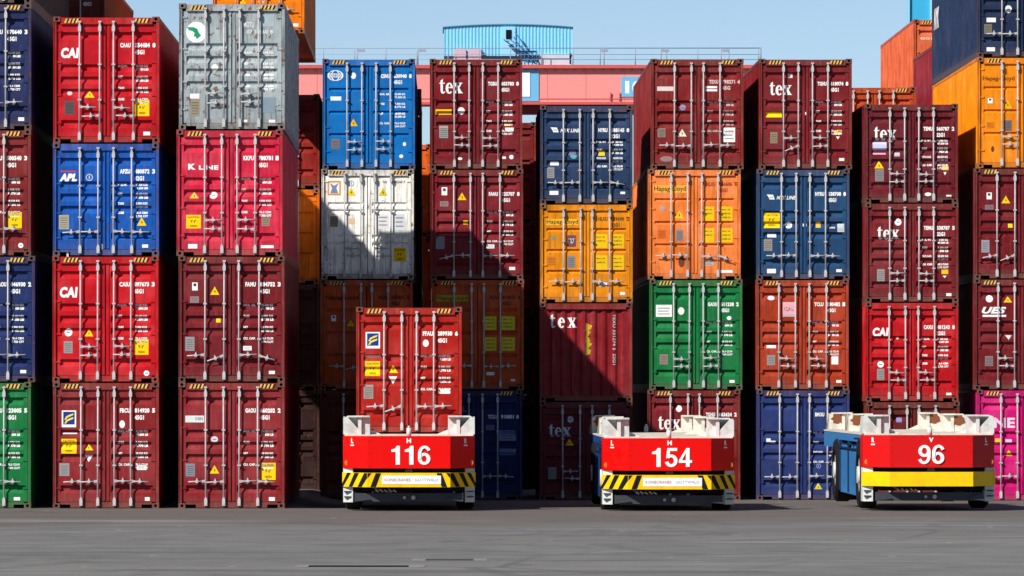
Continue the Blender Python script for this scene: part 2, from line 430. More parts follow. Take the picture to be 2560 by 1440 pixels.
def container(xl, y, z, H, L, color, label, kind='five', handles='a', wear=.52, code=None, decals=(), wt=0, stripes=True,
              s=None, group='shipping containers in stacks', ycode=None, lettercol=WHITE, back=False, codes_only=False):
    t = thing('shipping_container', label, 'container', (xl, y, z), group); rg = random.Random(label)
    t.rotation_euler.z = R(rg.uniform(-.1, .1))
    s = F / y
    LK = .9 if sum(color) < 620 else 1.12
    c4 = (*[v * LK for v in lin(color)], wear); cf = (*rustmix(color, .22), min(1, wear + .35)); cc = (*rustmix(color, .62), min(1, wear + .5)); cs = (*lin(color), min(1, wear + .1))
    obj('frame', cached(('frame', H, L), frame_bm(H, L, 0), PAINT), t, color=cf)
    obj('side_wall', cached(('side_wall', H, L, 0), side_bm(H, L, False), PAINT), t, color=cs)
    obj('side_wall', cached(('side_wall', H, L, 1), side_bm(H, L, True), PAINT), t, color=cs)
    obj('roof_panel', cached(('roof_panel', H, L), roof_bm(H, L), PAINT), t, color=cs)
    cst = cached(('corner_casting',), casting_bm, [PAINT, DARK])
    for cx in (0, W - .162):
        for cz in (0, H - .118): obj('corner_casting', cst, t, (cx, -.012, cz), cc)
    if stripes:
        for x0 in (.25, W - .25 - .34):
            def st(bm, x0=x0):
                for i in range(8):
                    zz = H - .145; q = x0 + i * .0425
                    vs = [bm.verts.new(p) for p in ((q, .008, zz), (q + .0425, .008, zz), (q + .0825, .008, zz + .1), (q + .04, .008, zz + .1))]
                    bm.faces.new(vs).material_index = i % 2
            obj('hazard_stripe', cached(('hazard_stripe', H, x0), st, [flat((232, 186, 96), .6, 0, .9), flat((34, 26, 22), .6, 0, .2)]), t)
    # pixel box of the photograph -> box on this face, in metres from its lower left corner
    def B(x0, y0, x1, y1):
        return ((x0 - CX) / s - xl, (x1 - CX) / s - xl, EYE + (CY - y1) / s - z, EYE + (CY - y0) / s - z)
    if kind == 'ribs':
        def wall(bm):
            P = [(.07, 0)] + rib_profile() + [(W - .07, 0)]
            A = [bm.verts.new((x, DY + d, .142)) for x, d in P]; C = [bm.verts.new((x, DY + d, H - .165)) for x, d in P]
            for i in range(len(P) - 1): bm.faces.new((A[i], A[i + 1], C[i + 1], C[i]))
        obj('end_wall', cached(('end_wall', H), wall, PAINT), t, color=c4)
        host = [t, t]
    else:
        host = []; r1 = rg.uniform(-.03, .03); r2 = rg.uniform(-.02, .02); rods = [.62 + r1, 1.05 + r2, W - 1.05 - r2, W - .62 - r1]
        for r in (0, 1):
            d = obj('door', cached(('door', kind, H, r), door_bm(kind, H, r), PAINT), t, color=c4)
            host.append(d)
            for k in (0, 1):
                x = rods[r * 2 + k]
                lb_ = obj('locking_bar', cached(('locking_bar', H), bar_bm(H), GALV), d, (x + rg.uniform(-.012, .012), 0, 0)); lb_.rotation_euler.y = R(rg.uniform(-.15, .15))
            hz = .62 if H == HC else .56
            if handles == 'a': hs = [(rods[r * 2], hz + .2, 1), (rods[r * 2 + 1], hz - .0, -1)]
            elif handles == 'd': hs = [(rods[r * 2], hz + .1, 1), (rods[r * 2 + 1], hz - .1, -1)] if r == 0 else [(rods[3], hz + .1, -1), (rods[2], hz - .1, 1)]
            else:
                sg = -1 if r == 0 else 1; hs = [(rods[r * 2], hz, sg), (rods[r * 2 + 1], hz, sg)]
            for x, zz, sg in hs:
                dh = obj('door_handle', cached(('door_handle', sg), handle_bm(sg), GALV), d, (x, 0, zz + rg.uniform(-.012, .012)))
                dh.rotation_euler.y = R(rg.uniform(-3, 3) + (sg * rg.uniform(8, 20) if rg.random() < .08 else 0))
        obj('gasket', cached(('gasket', H), gasket_bm(H), DARK), t)
    if code:
        top = H - (ycode if ycode else .60); p, n, ck, ty = code
        for txt, x0_, x1_, dz_ in ((p, 1.535, 1.775, 0), (n, 1.875, 2.215, 0), (ck, 2.275, 2.345, 0), (ty, 1.875, 2.09, .16)):
            if txt: Decal().text(txt, (x0_, x1_, top - dz_ - .105, top - dz_), lettercol, .055).drape(kind, H).obj('number_lettering', host[1])
    if wt is not None and kind != 'ribs': weights(kind, H, wt, host[1], lettercol)
    for spec in decals:
        k, bx = spec[0], B(*spec[1]); c = spec[2] if len(spec) > 2 else None; arg = spec[3] if len(spec) > 3 else None
        hst = host[0] if (bx[0] + bx[1]) / 2 < W / 2 else host[1]
        d = Decal(); x0, x1, z0, z1 = bx; w_ = x1 - x0; h_ = z1 - z0; nm = 'sticker'; lb = None
        sub = lambda a, b, c_, e: (x0 + a * w_, x0 + c_ * w_, z0 + b * h_, z0 + e * h_)
        if k == 'rect':
            d.rect(bx, c or WHITE); nm = arg or 'sticker'
        elif k == 'lines':       # paper with rows of small print
            d.rect(bx, c or WHITE)
            for i in range(3): d.rect(sub(.12, .2 + i * .24, .88 - .1 * (i % 2), .28 + i * .24), (150, 150, 155) if sum(c or WHITE) > 600 else (90, 90, 90))
        elif k == 'disc': d.disc(bx, c or WHITE)
        elif k == 'pdisc':       # round emblem with a darker middle
            d.disc(bx, c or WHITE); d.rect(sub(.25, .42, .75, .58), (120, 120, 140)); nm = 'emblem'
        elif k == 'ring': d.ring(bx, c or WHITE, .12); d.rect(sub(.42, .25, .58, .75), c or WHITE); nm = 'emblem'
        elif k == 'plate':
            d.rect(bx, c or PLATE); dk = tuple(v * .72 for v in (c or PLATE))
            for i in range(5): d.rect(sub(.12, .12 + i * .16, .88, .17 + i * .16), dk)
            nm = 'data_plate'
        elif k == 'tri':
            d.poly([(x0, z0), (x1, z0), ((x0 + x1) / 2, z1)], c or YEL)
            d.poly([(x0 + w_ * .5, z0 + h_ * .16), (x0 + w_ * .62, z0 + h_ * .42), (x0 + w_ * .52, z0 + h_ * .42), (x0 + w_ * .55, z0 + h_ * .66), (x0 + w_ * .40, z0 + h_ * .36), (x0 + w_ * .5, z0 + h_ * .38)], BLACK); nm = 'warning_sticker'
        elif k == 'inv': d.poly([(x0, z1), ((x0 + x1) / 2, z0), (x1, z1)], c or WHITE); nm = 'sticker'
        elif k == 'caution':     # yellow height notice
            d.rect(bx, c or YEL); e = (70, 62, 10)
            d.text('CAUTION', sub(.1, .76, .9, .9), e, .03); d.text("9' 6\"", sub(.3, .42, .68, .62), e, .03); d.text('HIGH', sub(.28, .12, .72, .26), e, .03); nm = 'height_notice'
        elif k == 'hbox':        # yellow weight panels
            d.rect(bx, c or (236, 190, 20)); e = (60, 50, 20)
            for j in range(arg or 3):
                zz = .78 - j * .27
                d.text('MAX. GR.' if j == 0 else '30480 KG', sub(.12, zz - .05, .82, zz + .05), e, .02)
            nm = 'weight_panel'
        elif k == 'text': d.text(arg, bx, c or WHITE, spec[4] if len(spec) > 4 else .03, spec[5] if len(spec) > 5 else 0); nm = 'lettering'
        elif k == 'vtext': d.vtext(arg, bx, c or WHITE); nm = 'lettering'
        elif k == 'tex': d.polys(TEX, c or WHITE, bx); nm = 'lettering'
        elif k == 'texw': d.polys(TEXW, c or WHITE, bx); nm = 'lettering'
        elif k == 'hl':          # dark lettering on a yellow band
            d.rect(bx, arg or (236, 190, 20)); d.text('Hapag-Lloyd', sub(.02, .05, .98, .88), c or (24, 40, 60), .015); nm = 'lettering'
        elif k == 'doc':
            d.rect(bx, WHITE); d.rect(sub(.25, .52, .75, .88), (60, 60, 66)); nm = 'sticker'
        elif k == 'flogo':       # yellow swooshes on a blue square, white border
            d.rect(bx, WHITE); d.rect(sub(.1, .16, .9, .92), (30, 52, 140))
            for b0 in (.66, .44):
                d.poly([(x0 + w_ * a, z0 + h_ * e) for a, e in ((.18, b0 - .22), (.30, b0 - .02), (.52, b0 + .08), (.82, b0 + .16), (.78, b0 + .05), (.55, b0 - .03), (.38, b0 - .1), (.3, b0 - .22))], (240, 220, 60))
            nm = 'emblem'
        elif k == 'bird':        # green angular sign on a white disc
            d.disc(bx, WHITE, 28)
            d.poly([(x0 + w_ * a, z0 + h_ * e) for a, e in ((.03, .74), (.36, .74), (.55, .66), (.62, .48), (.74, .34), (.6, .22), (.52, .16), (.46, .3), (.36, .26), (.42, .46), (.3, .56), (.16, .58))], (20, 150, 105)); nm = 'emblem'
        elif k == 'globe':
            d.ring(bx, WHITE, .07); d.polys(ring_polys(.5, .5, (.27, .5), (.2, .45), 0, 360, 16), WHITE, bx)
            d.rect(sub(.0, .33, 1, .67), WHITE); d.text('COSCO', sub(.08, .39, .92, .61), (10, 90, 170), .05); nm = 'emblem'
        elif k == 'xlogo':
            d.rect(bx, (232, 150, 60)); d.rect(sub(.12, .12, .88, .88), WHITE)
            d.poly([(x0 + w_ * a, z0 + h_ * e) for a, e in ((.16, .86), (.5, .66), (.84, .86), (.66, .5), (.8, .14), (.5, .14), (.2, .14), (.34, .5))], (120, 140, 180)); nm = 'emblem'
        elif k == 'nyk':         # waving flag and slanted lettering
            d.poly([(x0 + w_ * a, z0 + h_ * e) for a, e in ((.0, 1), (.22, .95), (.28, .1), (.10, .12), (.06, .6))], WHITE)
            d.rect(sub(.10, .45, .22, .58), (60, 80, 130)); d.text('NYK LINE', sub(.34, .1, 1.0, .75), WHITE, .03, .3); nm = 'lettering'
        elif k == 'apl': d.rect(sub(.05, .86, .95, .97), (214, 60, 60)); d.text('APL', sub(0, 0, 1, .72), WHITE, .07, .25); nm = 'lettering'
        elif k == 'cai': d.text('CAI', bx, WHITE, .055, .12); nm = 'lettering'
        elif k == 'graf':
            for a in range(5):
                q = a * .19; d.poly([(x0 + w_ * (.15 + .12 * (a % 2)), z0 + h_ * (.98 - q)), (x0 + w_ * (.95 - .2 * (a % 3)), z0 + h_ * (.9 - q)), (x0 + w_ * (.7 - .2 * (a % 2)), z0 + h_ * (.78 - q)), (x0 + w_ * .1, z0 + h_ * (.72 - q))], (200 - a * 8, 165, 40))
            nm = 'graffiti'
        elif k == 'smear': d.disc(bx, c or (130, 120, 118)); nm = 'scuff_mark'
        d.drape(kind, H).obj(nm, hst)
    return t

# ------------------------------------------------------------------ ground
def gz(x, y):
    k = min(1, max(0, (y - 113) / 18)); k = k * k * (3 - 2 * k)
    e = min(1, max(0, (x + 3.4) / .8))
    return -.18 * k * e
def ground():
    bm = bmesh.new()
    xs = [-4000, -400, -60, -30, -10, -3.4, -3.0, -2.6, 0, 4, 10, 30, 60, 400, 4000]
    ys = [-60, 0, 60, 100, 113, 115, 117, 119, 121, 123, 125, 127, 129, 131, 133, 160, 250, 600, 2000, 8000]
    G = [[bm.verts.new((x, y, gz(x, y) if y < 300 else (-.18 if x > -3 else 0))) for x in xs] for y in ys]
    for i in range(len(ys) - 1):
        for j in range(len(xs) - 1): bm.faces.new((G[i][j], G[i][j + 1], G[i + 1][j + 1], G[i + 1][j]))
    m, nt, b = node_mat('worn_asphalt'); L = nt.links
    tc = N(nt, 'ShaderNodeTexCoord')
    def noise(scale, detail=5, rough=.6, mp=None, dist=0):
        n = N(nt, 'ShaderNodeTexNoise'); n.inputs['Scale'].default_value = scale; n.inputs['Detail'].default_value = detail
        n.inputs['Roughness'].default_value = rough; n.inputs['Distortion'].default_value = dist
        k = N(nt, 'ShaderNodeMapping'); k.inputs['Scale'].default_value = mp or (1, 1, 1); L.new(tc.outputs['Object'], k.inputs[0]); L.new(k.outputs[0], n.inputs['Vector'])
        return n.outputs[0]
    big = noise(.12, 4, .6); mid = noise(.9, 5, .65); fine = noise(9, 6, .7); band = noise(.5, 6, .7, (.16, 1.3, 1), .8)
    c = mixc(nt, ramp(nt, mid, .32, .68), (.14, .14, .142), (.235, .232, .226))
    c = mixc(nt, ramp(nt, big, .38, .66, 0, .7), c, (.235, .225, .205))
    c = mixc(nt, ramp(nt, band, .54, .66, 0, .7), c, (.085, .085, .088))
    c = mixc(nt, ramp(nt, band, .42, .30, 0, .6), c, (.31, .30, .29))
    c = mixc(nt, ramp(nt, fine, .35, .7, 0, .35), c, (.105, .105, .105))
    sw = noise(.35, 6, .62, (.5, .22, 1), 2.2)
    c = mixc(nt, ramp(nt, sw, .57, .63, 0, .45), c, (.095, .095, .10))
    sw2 = noise(.8, 5, .6, (.12, .9, 1), 1.6)
    c = mixc(nt, ramp(nt, sw2, .57, .68, 0, .6), c, (.33, .325, .31))
    # rust-brown dust washed out in front of the container feet
    sp = N(nt, 'ShaderNodeSeparateXYZ'); L.new(tc.outputs['Object'], sp.inputs[0])
    dd = math_(nt, 'ADD', sp.outputs[1], ramp(nt, big, .3, .7, -12, 10))
    dd = math_(nt, 'ADD', dd, ramp(nt, mid, .3, .7, -4, 4))
    c = mixc(nt, ramp(nt, dd, 98, 107, 0, .75), c, (.122, .104, .096))
    # construction joints and thin cracks
    sp2 = N(nt, 'ShaderNodeSeparateXYZ'); L.new(tc.outputs['Object'], sp2.inputs[0])
    jy = math_(nt, 'ABSOLUTE', math_(nt, 'SUBTRACT', math_(nt, 'FRACT', math_(nt, 'DIVIDE', math_(nt, 'ADD', sp2.outputs[1], ramp(nt, mid, 0, 1, -.25, .25)), 7.3), 0), .5), 0)
    c = mixc(nt, ramp(nt, jy, .012, .004, 0, .45), c, (.07, .07, .072))
    cr = N(nt, 'ShaderNodeTexVoronoi'); cr.feature = 'DISTANCE_TO_EDGE'; cr.inputs['Scale'].default_value = .16; L.new(tc.outputs['Object'], cr.inputs['Vector'])
    c = mixc(nt, math_(nt, 'MULTIPLY', ramp(nt, cr.outputs['Distance'], .02, .004, 0, .5), ramp(nt, big, .45, .6)), c, (.07, .07, .07))
    oil = noise(.55, 3, .5); c = mixc(nt, ramp(nt, oil, .67, .74, 0, .45), c, (.06, .06, .062))
    grit = noise(30, 3, .8); c = mixc(nt, ramp(nt, grit, .56, .7, 0, .5), c, (.40, .39, .38))
    # small pale litter and chips
    vo = N(nt, 'ShaderNodeTexVoronoi'); vo.inputs['Scale'].default_value = .55; L.new(tc.outputs['Object'], vo.inputs['Vector'])
    c = mixc(nt, ramp(nt, vo.outputs['Distance'], .05, .025, 0, .8), c, (.6, .6, .6))
    L.new(c, b.inputs['Base Color']); b.inputs['Roughness'].default_value = .8; b.inputs['Specular IOR Level'].default_value = .25
    bp = N(nt, 'ShaderNodeBump'); bp.inputs['Strength'].default_value = .35; bp.inputs['Distance'].default_value = .02
    L.new(fine, bp.inputs['Height']); L.new(bp.outputs[0], b.inputs['Normal'])
    o = obj('ground', mesh('ground', bm, m)); o['kind'] = 'structure'
ground()

# ------------------------------------------------------------------ the stacks
MAR = (128, 32, 36); MAR2 = (118, 28, 36); RED = (198, 30, 40); CRIM = (216, 52, 78); NAVY = (32, 46, 92); NYK = (34, 74, 116)
HAP = (250, 140, 76); AMB = (243, 150, 26); GREEN = (16, 122, 64); RUST = (176, 66, 42); BRN = (150, 44, 38)
YN = 116.2; YF = 133.0; YI = 132.3
def X(px, y): return (px - CX) * y / F

ONFRONT = 'containers of the two front stacks at left'
stacks = []
def stack(y, z0, items):
    z = z0
    for it in items:
        it = dict(it); px = it.pop('px'); H = it.get('H', HC); L = it.pop('L', L40)
        it.pop('H', None); skip = it.pop('skip', False)
        if not skip:
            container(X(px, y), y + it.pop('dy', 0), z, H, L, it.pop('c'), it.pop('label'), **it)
        z += H + .001
T = 'tri'; YB = lambda b: ('caution', b)
# A: cut off by the left edge of the picture
stack(YN, 0, [
 dict(px=-188, c=GREEN, label='green container on the ground in the stack cut off by the left edge', code=('TCNU', '123005', '5', '45G1'), handles='b',
      decals=[('rect', (34, 1243, 50, 1251))], wt=0, wear=.3),
 dict(px=-178, c=(30, 48, 100), label='dark blue container second from the ground in the far left stack', code=('GAOU', '846930', '2', '45G1'), handles='b', decals=[('rect', (50, 925, 65, 933)), ('disc', (80, 752, 87, 762))], wt=2, wear=.3),
 dict(px=-188, c=(128, 36, 40), label='maroon container with a yellow sticker in the far left stack', code=('FCIU', '500540', '3', '45G1'), handles='b', decals=[YB((19, 530, 54, 570)), ('pdisc', (45, 607, 58, 620))], wt=0),
 dict(px=-187, c=NAVY, label='navy container fourth from the ground in the far left stack', code=('TCLU', '070640', '3', '45G1'), handles='b', decals=[('rect', (45, 293, 60, 302))], wt=2),
 dict(px=-187, c=(34, 44, 38), label='black-green container on top of the far left stack, only its bottom edge in view', code=None, wt=None, wear=.7),
])
# B
stack(YN, 0, [
 dict(px=132, c=(142, 40, 44), label='maroon container on the ground with a yellow swoosh emblem, second stack from the left', code=('FBCU', '814920', '5', '45G1'), handles='b', wt=0,
      decals=[('flogo', (154, 1026, 190, 1068)), ('disc', (298, 1051, 312, 1070)), ('rect', (154, 1082, 192, 1085)), YB((153, 1097, 191, 1134)), (T, (209, 1110, 233, 1126)), ('inv', (211, 1137, 232, 1155)), ('plate', (148, 1158, 173, 1190)), ('lines', (342, 1163, 366, 1175)), ('rect', (362, 1243, 374, 1252))]),
 dict(px=131, c=RED, label='bright red container second from the ground under the blue one', code=('CAIU', '897673', '3', '45G1'), handles='a', wt=2, wear=.15,
      decals=[('cai', (149, 717, 194, 744)), ('pdisc', (161, 820, 180, 841)), (T, (210, 822, 233, 841)), ('plate', (159, 853, 181, 883)), YB((335, 848, 371, 887)), ('pdisc', (359, 926, 373, 940))]),
 dict(px=132, c=(20, 90, 180), H=ST, label='royal blue container between two bright red ones in the second stack', code=('APZU', '480872', '3', '42G1'), handles='b', wt=2, stripes=False, wear=.55,
      decals=[('apl', (148, 426, 192, 453)), ('ring', (214, 434, 232, 452), (190, 200, 220)), ('plate', (147, 537, 172, 573), (165, 160, 140)), (T, (342, 543, 366, 564)), ('rect', (355, 611, 370, 619)), ('rect', (253, 610, 257, 626)), ('rect', (166, 626, 171, 642), (225, 215, 190))]),
 dict(px=133, c=(192, 32, 42), label='bright red container on top of the second stack from the left', code=('CAAU', '554484', '8', '45G1'), handles='a', wt=2, wear=.15,
      decals=[('cai', (152, 119, 197, 145)), ('disc', (167, 227, 180, 238), (200, 190, 190)), (T, (211, 226, 236, 244)), ('plate', (161, 252, 185, 286), (86, 80, 84)), YB((337, 249, 373, 290)), ('rect', (358, 329, 375, 338))]),
])
# C
stack(YN, 0, [
 dict(px=446, c=(144, 42, 48), label='maroon container on the ground in third stack with a white strip on its door', code=('GAOU', '660202', '2', '45G1'), handles='b', wt=0,
      decals=[('rect', (463, 1039, 510, 1056), (215, 225, 225)), ('text', (488, 1043, 508, 1051), (60, 70, 80), 'FLORENS'), ('pdisc', (527, 1091, 545, 1106), (215, 205, 215)), ('plate', (464, 1159, 487, 1191), (130, 135, 145)), (T, (524, 1163, 548, 1184)), YB((652, 1157, 689, 1200)), ('rect', (672, 1243, 687, 1252))]),
 dict(px=446, c=(120, 28, 36), label='dark maroon container with a yellow triangle high up, beneath the crimson one', code=('FAMU', '884752', '3', '45G1'), handles='b', wt=0, wear=.45,
      decals=[('doc', (480, 706, 494, 726)), (T, (525, 716, 548, 737)), ('plate', (475, 741, 497, 757), (150, 130, 132)), ('rect', (540, 796, 551, 806), YEL), ('plate', (463, 842, 486, 877), (148, 146, 148)), ('lines', (607, 865, 629, 876)), ('rect', (672, 927, 687, 935))]),
 dict(px=441, c=CRIM, label='crimson container beneath the grey one in the third stack', code=('KKFU', '788781', '1', '45G1'), handles='a', wt=2, wear=.6,
      decals=[('text', (470, 409, 489, 424), WHITE, 'K', .06), ('text', (497, 413, 546, 424), WHITE, 'LINE', .04), (T, (473, 479, 497, 496), (225, 190, 70)), ('pdisc', (523, 478, 543, 497)), YB((465, 537, 502, 571)), ('plate', (654, 537, 674, 565), (150, 130, 115)), ('rect', (470, 610, 493, 621)), ('rect', (652, 613, 684, 620))]),
 dict(px=447, c=(168, 180, 184), label='weathered grey container topmost in third stack with a green emblem on a white disc', kind='silver', code=None, handles='a', wt=2, wear=.95,
      decals=[('bird', (465, 54, 516, 106)), ('disc', (528, 160, 545, 178)), ('rect', (475, 234, 498, 246)), ('plate', (476, 247, 498, 290), (150, 138, 118)), ('text', (609, 54, 635, 68), (215, 222, 225), 'MOTU'), ('text', (616, 74, 682, 84), (215, 222, 225), '07 1 660 8'), ('rect', (650, 243, 688, 282), (128, 148, 160)), ('rect', (650, 36, 685, 66), (165, 180, 188)), ('rect', (672, 299, 688, 306)), ('rect', (606, 299, 618, 305))]),
])
# D
stack(YF, -.18, [
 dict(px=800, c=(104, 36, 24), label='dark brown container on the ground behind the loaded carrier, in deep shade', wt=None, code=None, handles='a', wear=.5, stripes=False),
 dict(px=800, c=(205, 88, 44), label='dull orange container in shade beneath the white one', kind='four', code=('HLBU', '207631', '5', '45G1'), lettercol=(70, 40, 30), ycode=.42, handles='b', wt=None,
      decals=[('text', (815, 738, 897, 752), (50, 28, 30), 'Hapag-Lloyd'), ('doc', (828, 788, 840, 803)), (T, (868, 800, 886, 815))]),
 dict(px=803, c=(240, 239, 232), label='white container with rusty edges half crossed by a shadow', kind='white', code=None, handles='a', wt=None, wear=.6, stripes=True,
      decals=[('xlogo', (819, 452, 852, 488)), ('ring', (872, 451, 885, 466), (110, 150, 200)), (T, (867, 468, 889, 489)), (T, (946, 468, 969, 489), (225, 200, 30)), ('plate', (825, 540, 845, 567), (160, 152, 130)), ('rect', (872, 545, 887, 560), (225, 190, 160)), ('lines', (944, 532, 972, 572), (226, 226, 228)), ('lines', (986, 532, 1012, 576), (214, 222, 226)),
              YB((984, 619, 1015, 654)), ('text', (956, 452, 968, 458), (110, 110, 115), 'TGHU'), ('text', (980, 452, 1013, 458), (110, 110, 115), '758240 7')]),
 dict(px=806, c=(0, 116, 196), label='bright blue container topmost above the white one', kind='four', code=('CSNU', '630940', '8', '45G1'), ycode=.40, handles='d', wt=0, wear=.1,
      decals=[('globe', (819, 175, 858, 202)), ('disc', (877, 181, 890, 197)), ('rect', (826, 241, 853, 251)), (T, (873, 297, 894, 315), (240, 190, 20)), ('plate', (828, 347, 849, 372), (125, 115, 120)), ('disc', (1007, 355, 1015, 365)), ('disc', (998, 386, 1008, 395))]),
])
# E
stack(YF, -.18, [
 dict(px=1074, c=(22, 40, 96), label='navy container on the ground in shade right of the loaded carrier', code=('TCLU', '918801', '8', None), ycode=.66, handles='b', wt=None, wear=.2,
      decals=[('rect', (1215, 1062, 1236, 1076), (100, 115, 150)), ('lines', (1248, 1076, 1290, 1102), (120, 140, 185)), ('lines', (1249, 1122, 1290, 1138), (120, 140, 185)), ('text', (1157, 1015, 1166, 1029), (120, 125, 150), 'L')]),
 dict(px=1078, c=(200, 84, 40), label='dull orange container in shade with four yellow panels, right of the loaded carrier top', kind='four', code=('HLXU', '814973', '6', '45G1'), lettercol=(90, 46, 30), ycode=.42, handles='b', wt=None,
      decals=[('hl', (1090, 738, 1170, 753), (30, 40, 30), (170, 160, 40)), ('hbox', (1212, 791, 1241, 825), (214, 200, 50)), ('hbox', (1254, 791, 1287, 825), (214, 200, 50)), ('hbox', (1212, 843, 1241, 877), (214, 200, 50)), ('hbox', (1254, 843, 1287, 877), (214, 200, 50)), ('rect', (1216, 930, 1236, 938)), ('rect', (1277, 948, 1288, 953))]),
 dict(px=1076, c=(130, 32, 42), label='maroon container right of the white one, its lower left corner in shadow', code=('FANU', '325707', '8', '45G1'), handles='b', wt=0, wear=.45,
      decals=[('doc', (1104, 468, 1118, 488)), (T, (1144, 481, 1166, 500)), ('plate', (1100, 503, 1121, 516), (150, 130, 132)), ('rect', (1158, 551, 1170, 561), YEL), ('plate', (1090, 591, 1111, 622), (150, 155, 170)), ('lines', (1216, 611, 1236, 621)), ('rect', (1273, 667, 1288, 675))]),
 dict(px=1074, c=(126, 30, 38), label='maroon container topmost right of the bright blue one, yellow strip under its lettering', code=('TGBU', '603783', '8', '45G1'), handles='a', wt=2,
      decals=[('tex', (1098, 197, 1157, 234)), ('rect', (1089, 273, 1129, 286), YEL), ('disc', (1144, 268, 1162, 286)), ('plate', (1098, 314, 1120, 345)), ('rect', (1261, 307, 1275, 314), YEL), ('rect', (1263, 319, 1284, 328)), ('disc', (1144, 393, 1156, 400)), ('rect', (1256, 391, 1265, 397)), ('disc', (1273, 387, 1284, 398))]),
])
# F
stack(YF, -.18, [
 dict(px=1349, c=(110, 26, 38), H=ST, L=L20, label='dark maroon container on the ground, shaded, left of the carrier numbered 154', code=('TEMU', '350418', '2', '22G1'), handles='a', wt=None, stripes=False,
      decals=[('pdisc', (1419, 1040, 1434, 1057), (200, 200, 215)), ('tex', (1372, 1060, 1428, 1092), (215, 215, 230)), (T, (1413, 1097, 1435, 1114)), ('plate', (1371, 1168, 1391, 1198))]),
 dict(px=1349, c=(142, 34, 42), H=ST, L=L20, label='maroon container showing its ribbed end wall, half in shadow', kind='ribs', code=None, wt=None, stripes=False,
      decals=[('texw', (1374, 785, 1442, 820)), ('graf', (1462, 806, 1482, 886)), ('vtext', (1532, 785, 1540, 912), (205, 190, 190), 'TEXU 331274 5  22G1')]),
 dict(px=1350, c=AMB, H=ST, L=L20, label='amber yellow container beneath the slate blue one', kind='four', code=('HLXU', '129690', '2', '22G1'), lettercol=(120, 78, 30), ycode=.34, handles='b', wt=None, stripes=False, wear=.35,
      decals=[('hl', (1365, 547, 1447, 563), (30, 36, 40), (240, 180, 40)), ('disc', (1378, 589, 1390, 600), (130, 150, 130)), ('rect', (1418, 588, 1440, 617), (120, 70, 80)), ('inv', (1421, 596, 1438, 612), (205, 195, 210)), ('plate', (1366, 640, 1391, 664), (215, 125, 35)), ('plate', (1418, 639, 1438, 670), (140, 136, 136)),
              ('hbox', (1488, 585, 1519, 620), None, 2), ('hbox', (1531, 585, 1560, 620)), ('hbox', (1488, 638, 1519, 675), None, 2), ('hbox', (1531, 638, 1560, 675)), ('lines', (1496, 706, 1518, 716)), ('rect', (1550, 730, 1563, 737))]),
 dict(px=1350, c=(34, 62, 100), H=ST, L=L20, label='slate blue container topmost left of the pink beam number', code=('NYRU', '388145', '8', '22G1'), handles='b', wt=1, stripes=False, wear=.5,
      decals=[('nyk', (1376, 318, 1450, 332)), ('rect', (1422, 376, 1440, 388), (120, 110, 150)), ('disc', (1426, 384, 1442, 397), (90, 170, 180)), ('rect', (1496, 376, 1512, 389), (225, 190, 40)), ('rect', (1376, 403, 1397, 413)), ('plate', (1368, 418, 1386, 445), (150, 148, 150)), ('rect', (1374, 477, 1396, 487)), ('rect', (1551, 479, 1563, 485))]),
])
# G
stack(YF, -.18, [
 dict(px=1619, c=(124, 30, 36), label='maroon container on the ground behind the carrier numbered 154', code=('TGHU', '863624', '2', '45G1'), handles='a', wt=1,
      decals=[('disc', (1690, 1013, 1705, 1030)), ('tex', (1645, 1040, 1702, 1074))]),
 dict(px=1624, c=GREEN, label='green container with a white card and disc on its door, above the carrier numbered 154', code=('GAOU', '611238', '2', '45G1'), handles='a', wt=0, wear=.35,
      decals=[('lines', (1640, 762, 1680, 792)), ('disc', (1695, 768, 1711, 787)), ('plate', (1649, 886, 1670, 911), (150, 130, 120)), ('disc', (1817, 790, 1829, 800)), ('rect', (1824, 950, 1837, 957))]),
 dict(px=1620, c=HAP, label='salmon orange container between the green one and a maroon one', kind='four', code=('HLXU', '666606', '6', '42G1'), lettercol=(170, 66, 40), ycode=.34, handles='b', wt=None, wear=.3,
      decals=[('hl', (1634, 463, 1717, 482), (40, 50, 40), (245, 170, 60)), ('disc', (1650, 514, 1662, 527), (170, 160, 165)), ('tri', (1687, 525, 1710, 546), (250, 195, 20)), ('plate', (1690, 574, 1708, 602), (140, 130, 128)), ('plate', (1645, 574, 1665, 596), (220, 100, 45)),
              ('hbox', (1759, 516, 1786, 552), None, 2), ('hbox', (1802, 516, 1832, 552)), ('hbox', (1759, 570, 1786, 606), None, 2), ('hbox', (1802, 570, 1832, 606)), ('rect', (1800, 675, 1832, 682)), ('lines', (1758, 650, 1784, 664), (200, 180, 170)), ('smear', (1696, 640, 1712, 668), (120, 60, 40))]),
 dict(px=1627, c=(136, 36, 38), label='faded maroon container topmost above the salmon orange one, white paper on the right door', code=('TEXU', '798271', '4', '45G'), handles='b', wt=0, wear=.8, lettercol=(215, 190, 188), ycode=.55,
      decals=[('rect', (1643, 216, 1684, 227), (225, 210, 205)), ('rect', (1764, 215, 1793, 228)), ('rect', (1764, 220, 1793, 223), (140, 100, 120)), ('pdisc', (1699, 261, 1715, 276), (140, 130, 170)), ('plate', (1644, 320, 1664, 343), (140, 120, 112)), ('tri', (1694, 322, 1717, 341), (235, 228, 200)), ('lines', (1808, 319, 1838, 355)), ('smear', (1650, 390, 1682, 404), (150, 125, 122))]),
])
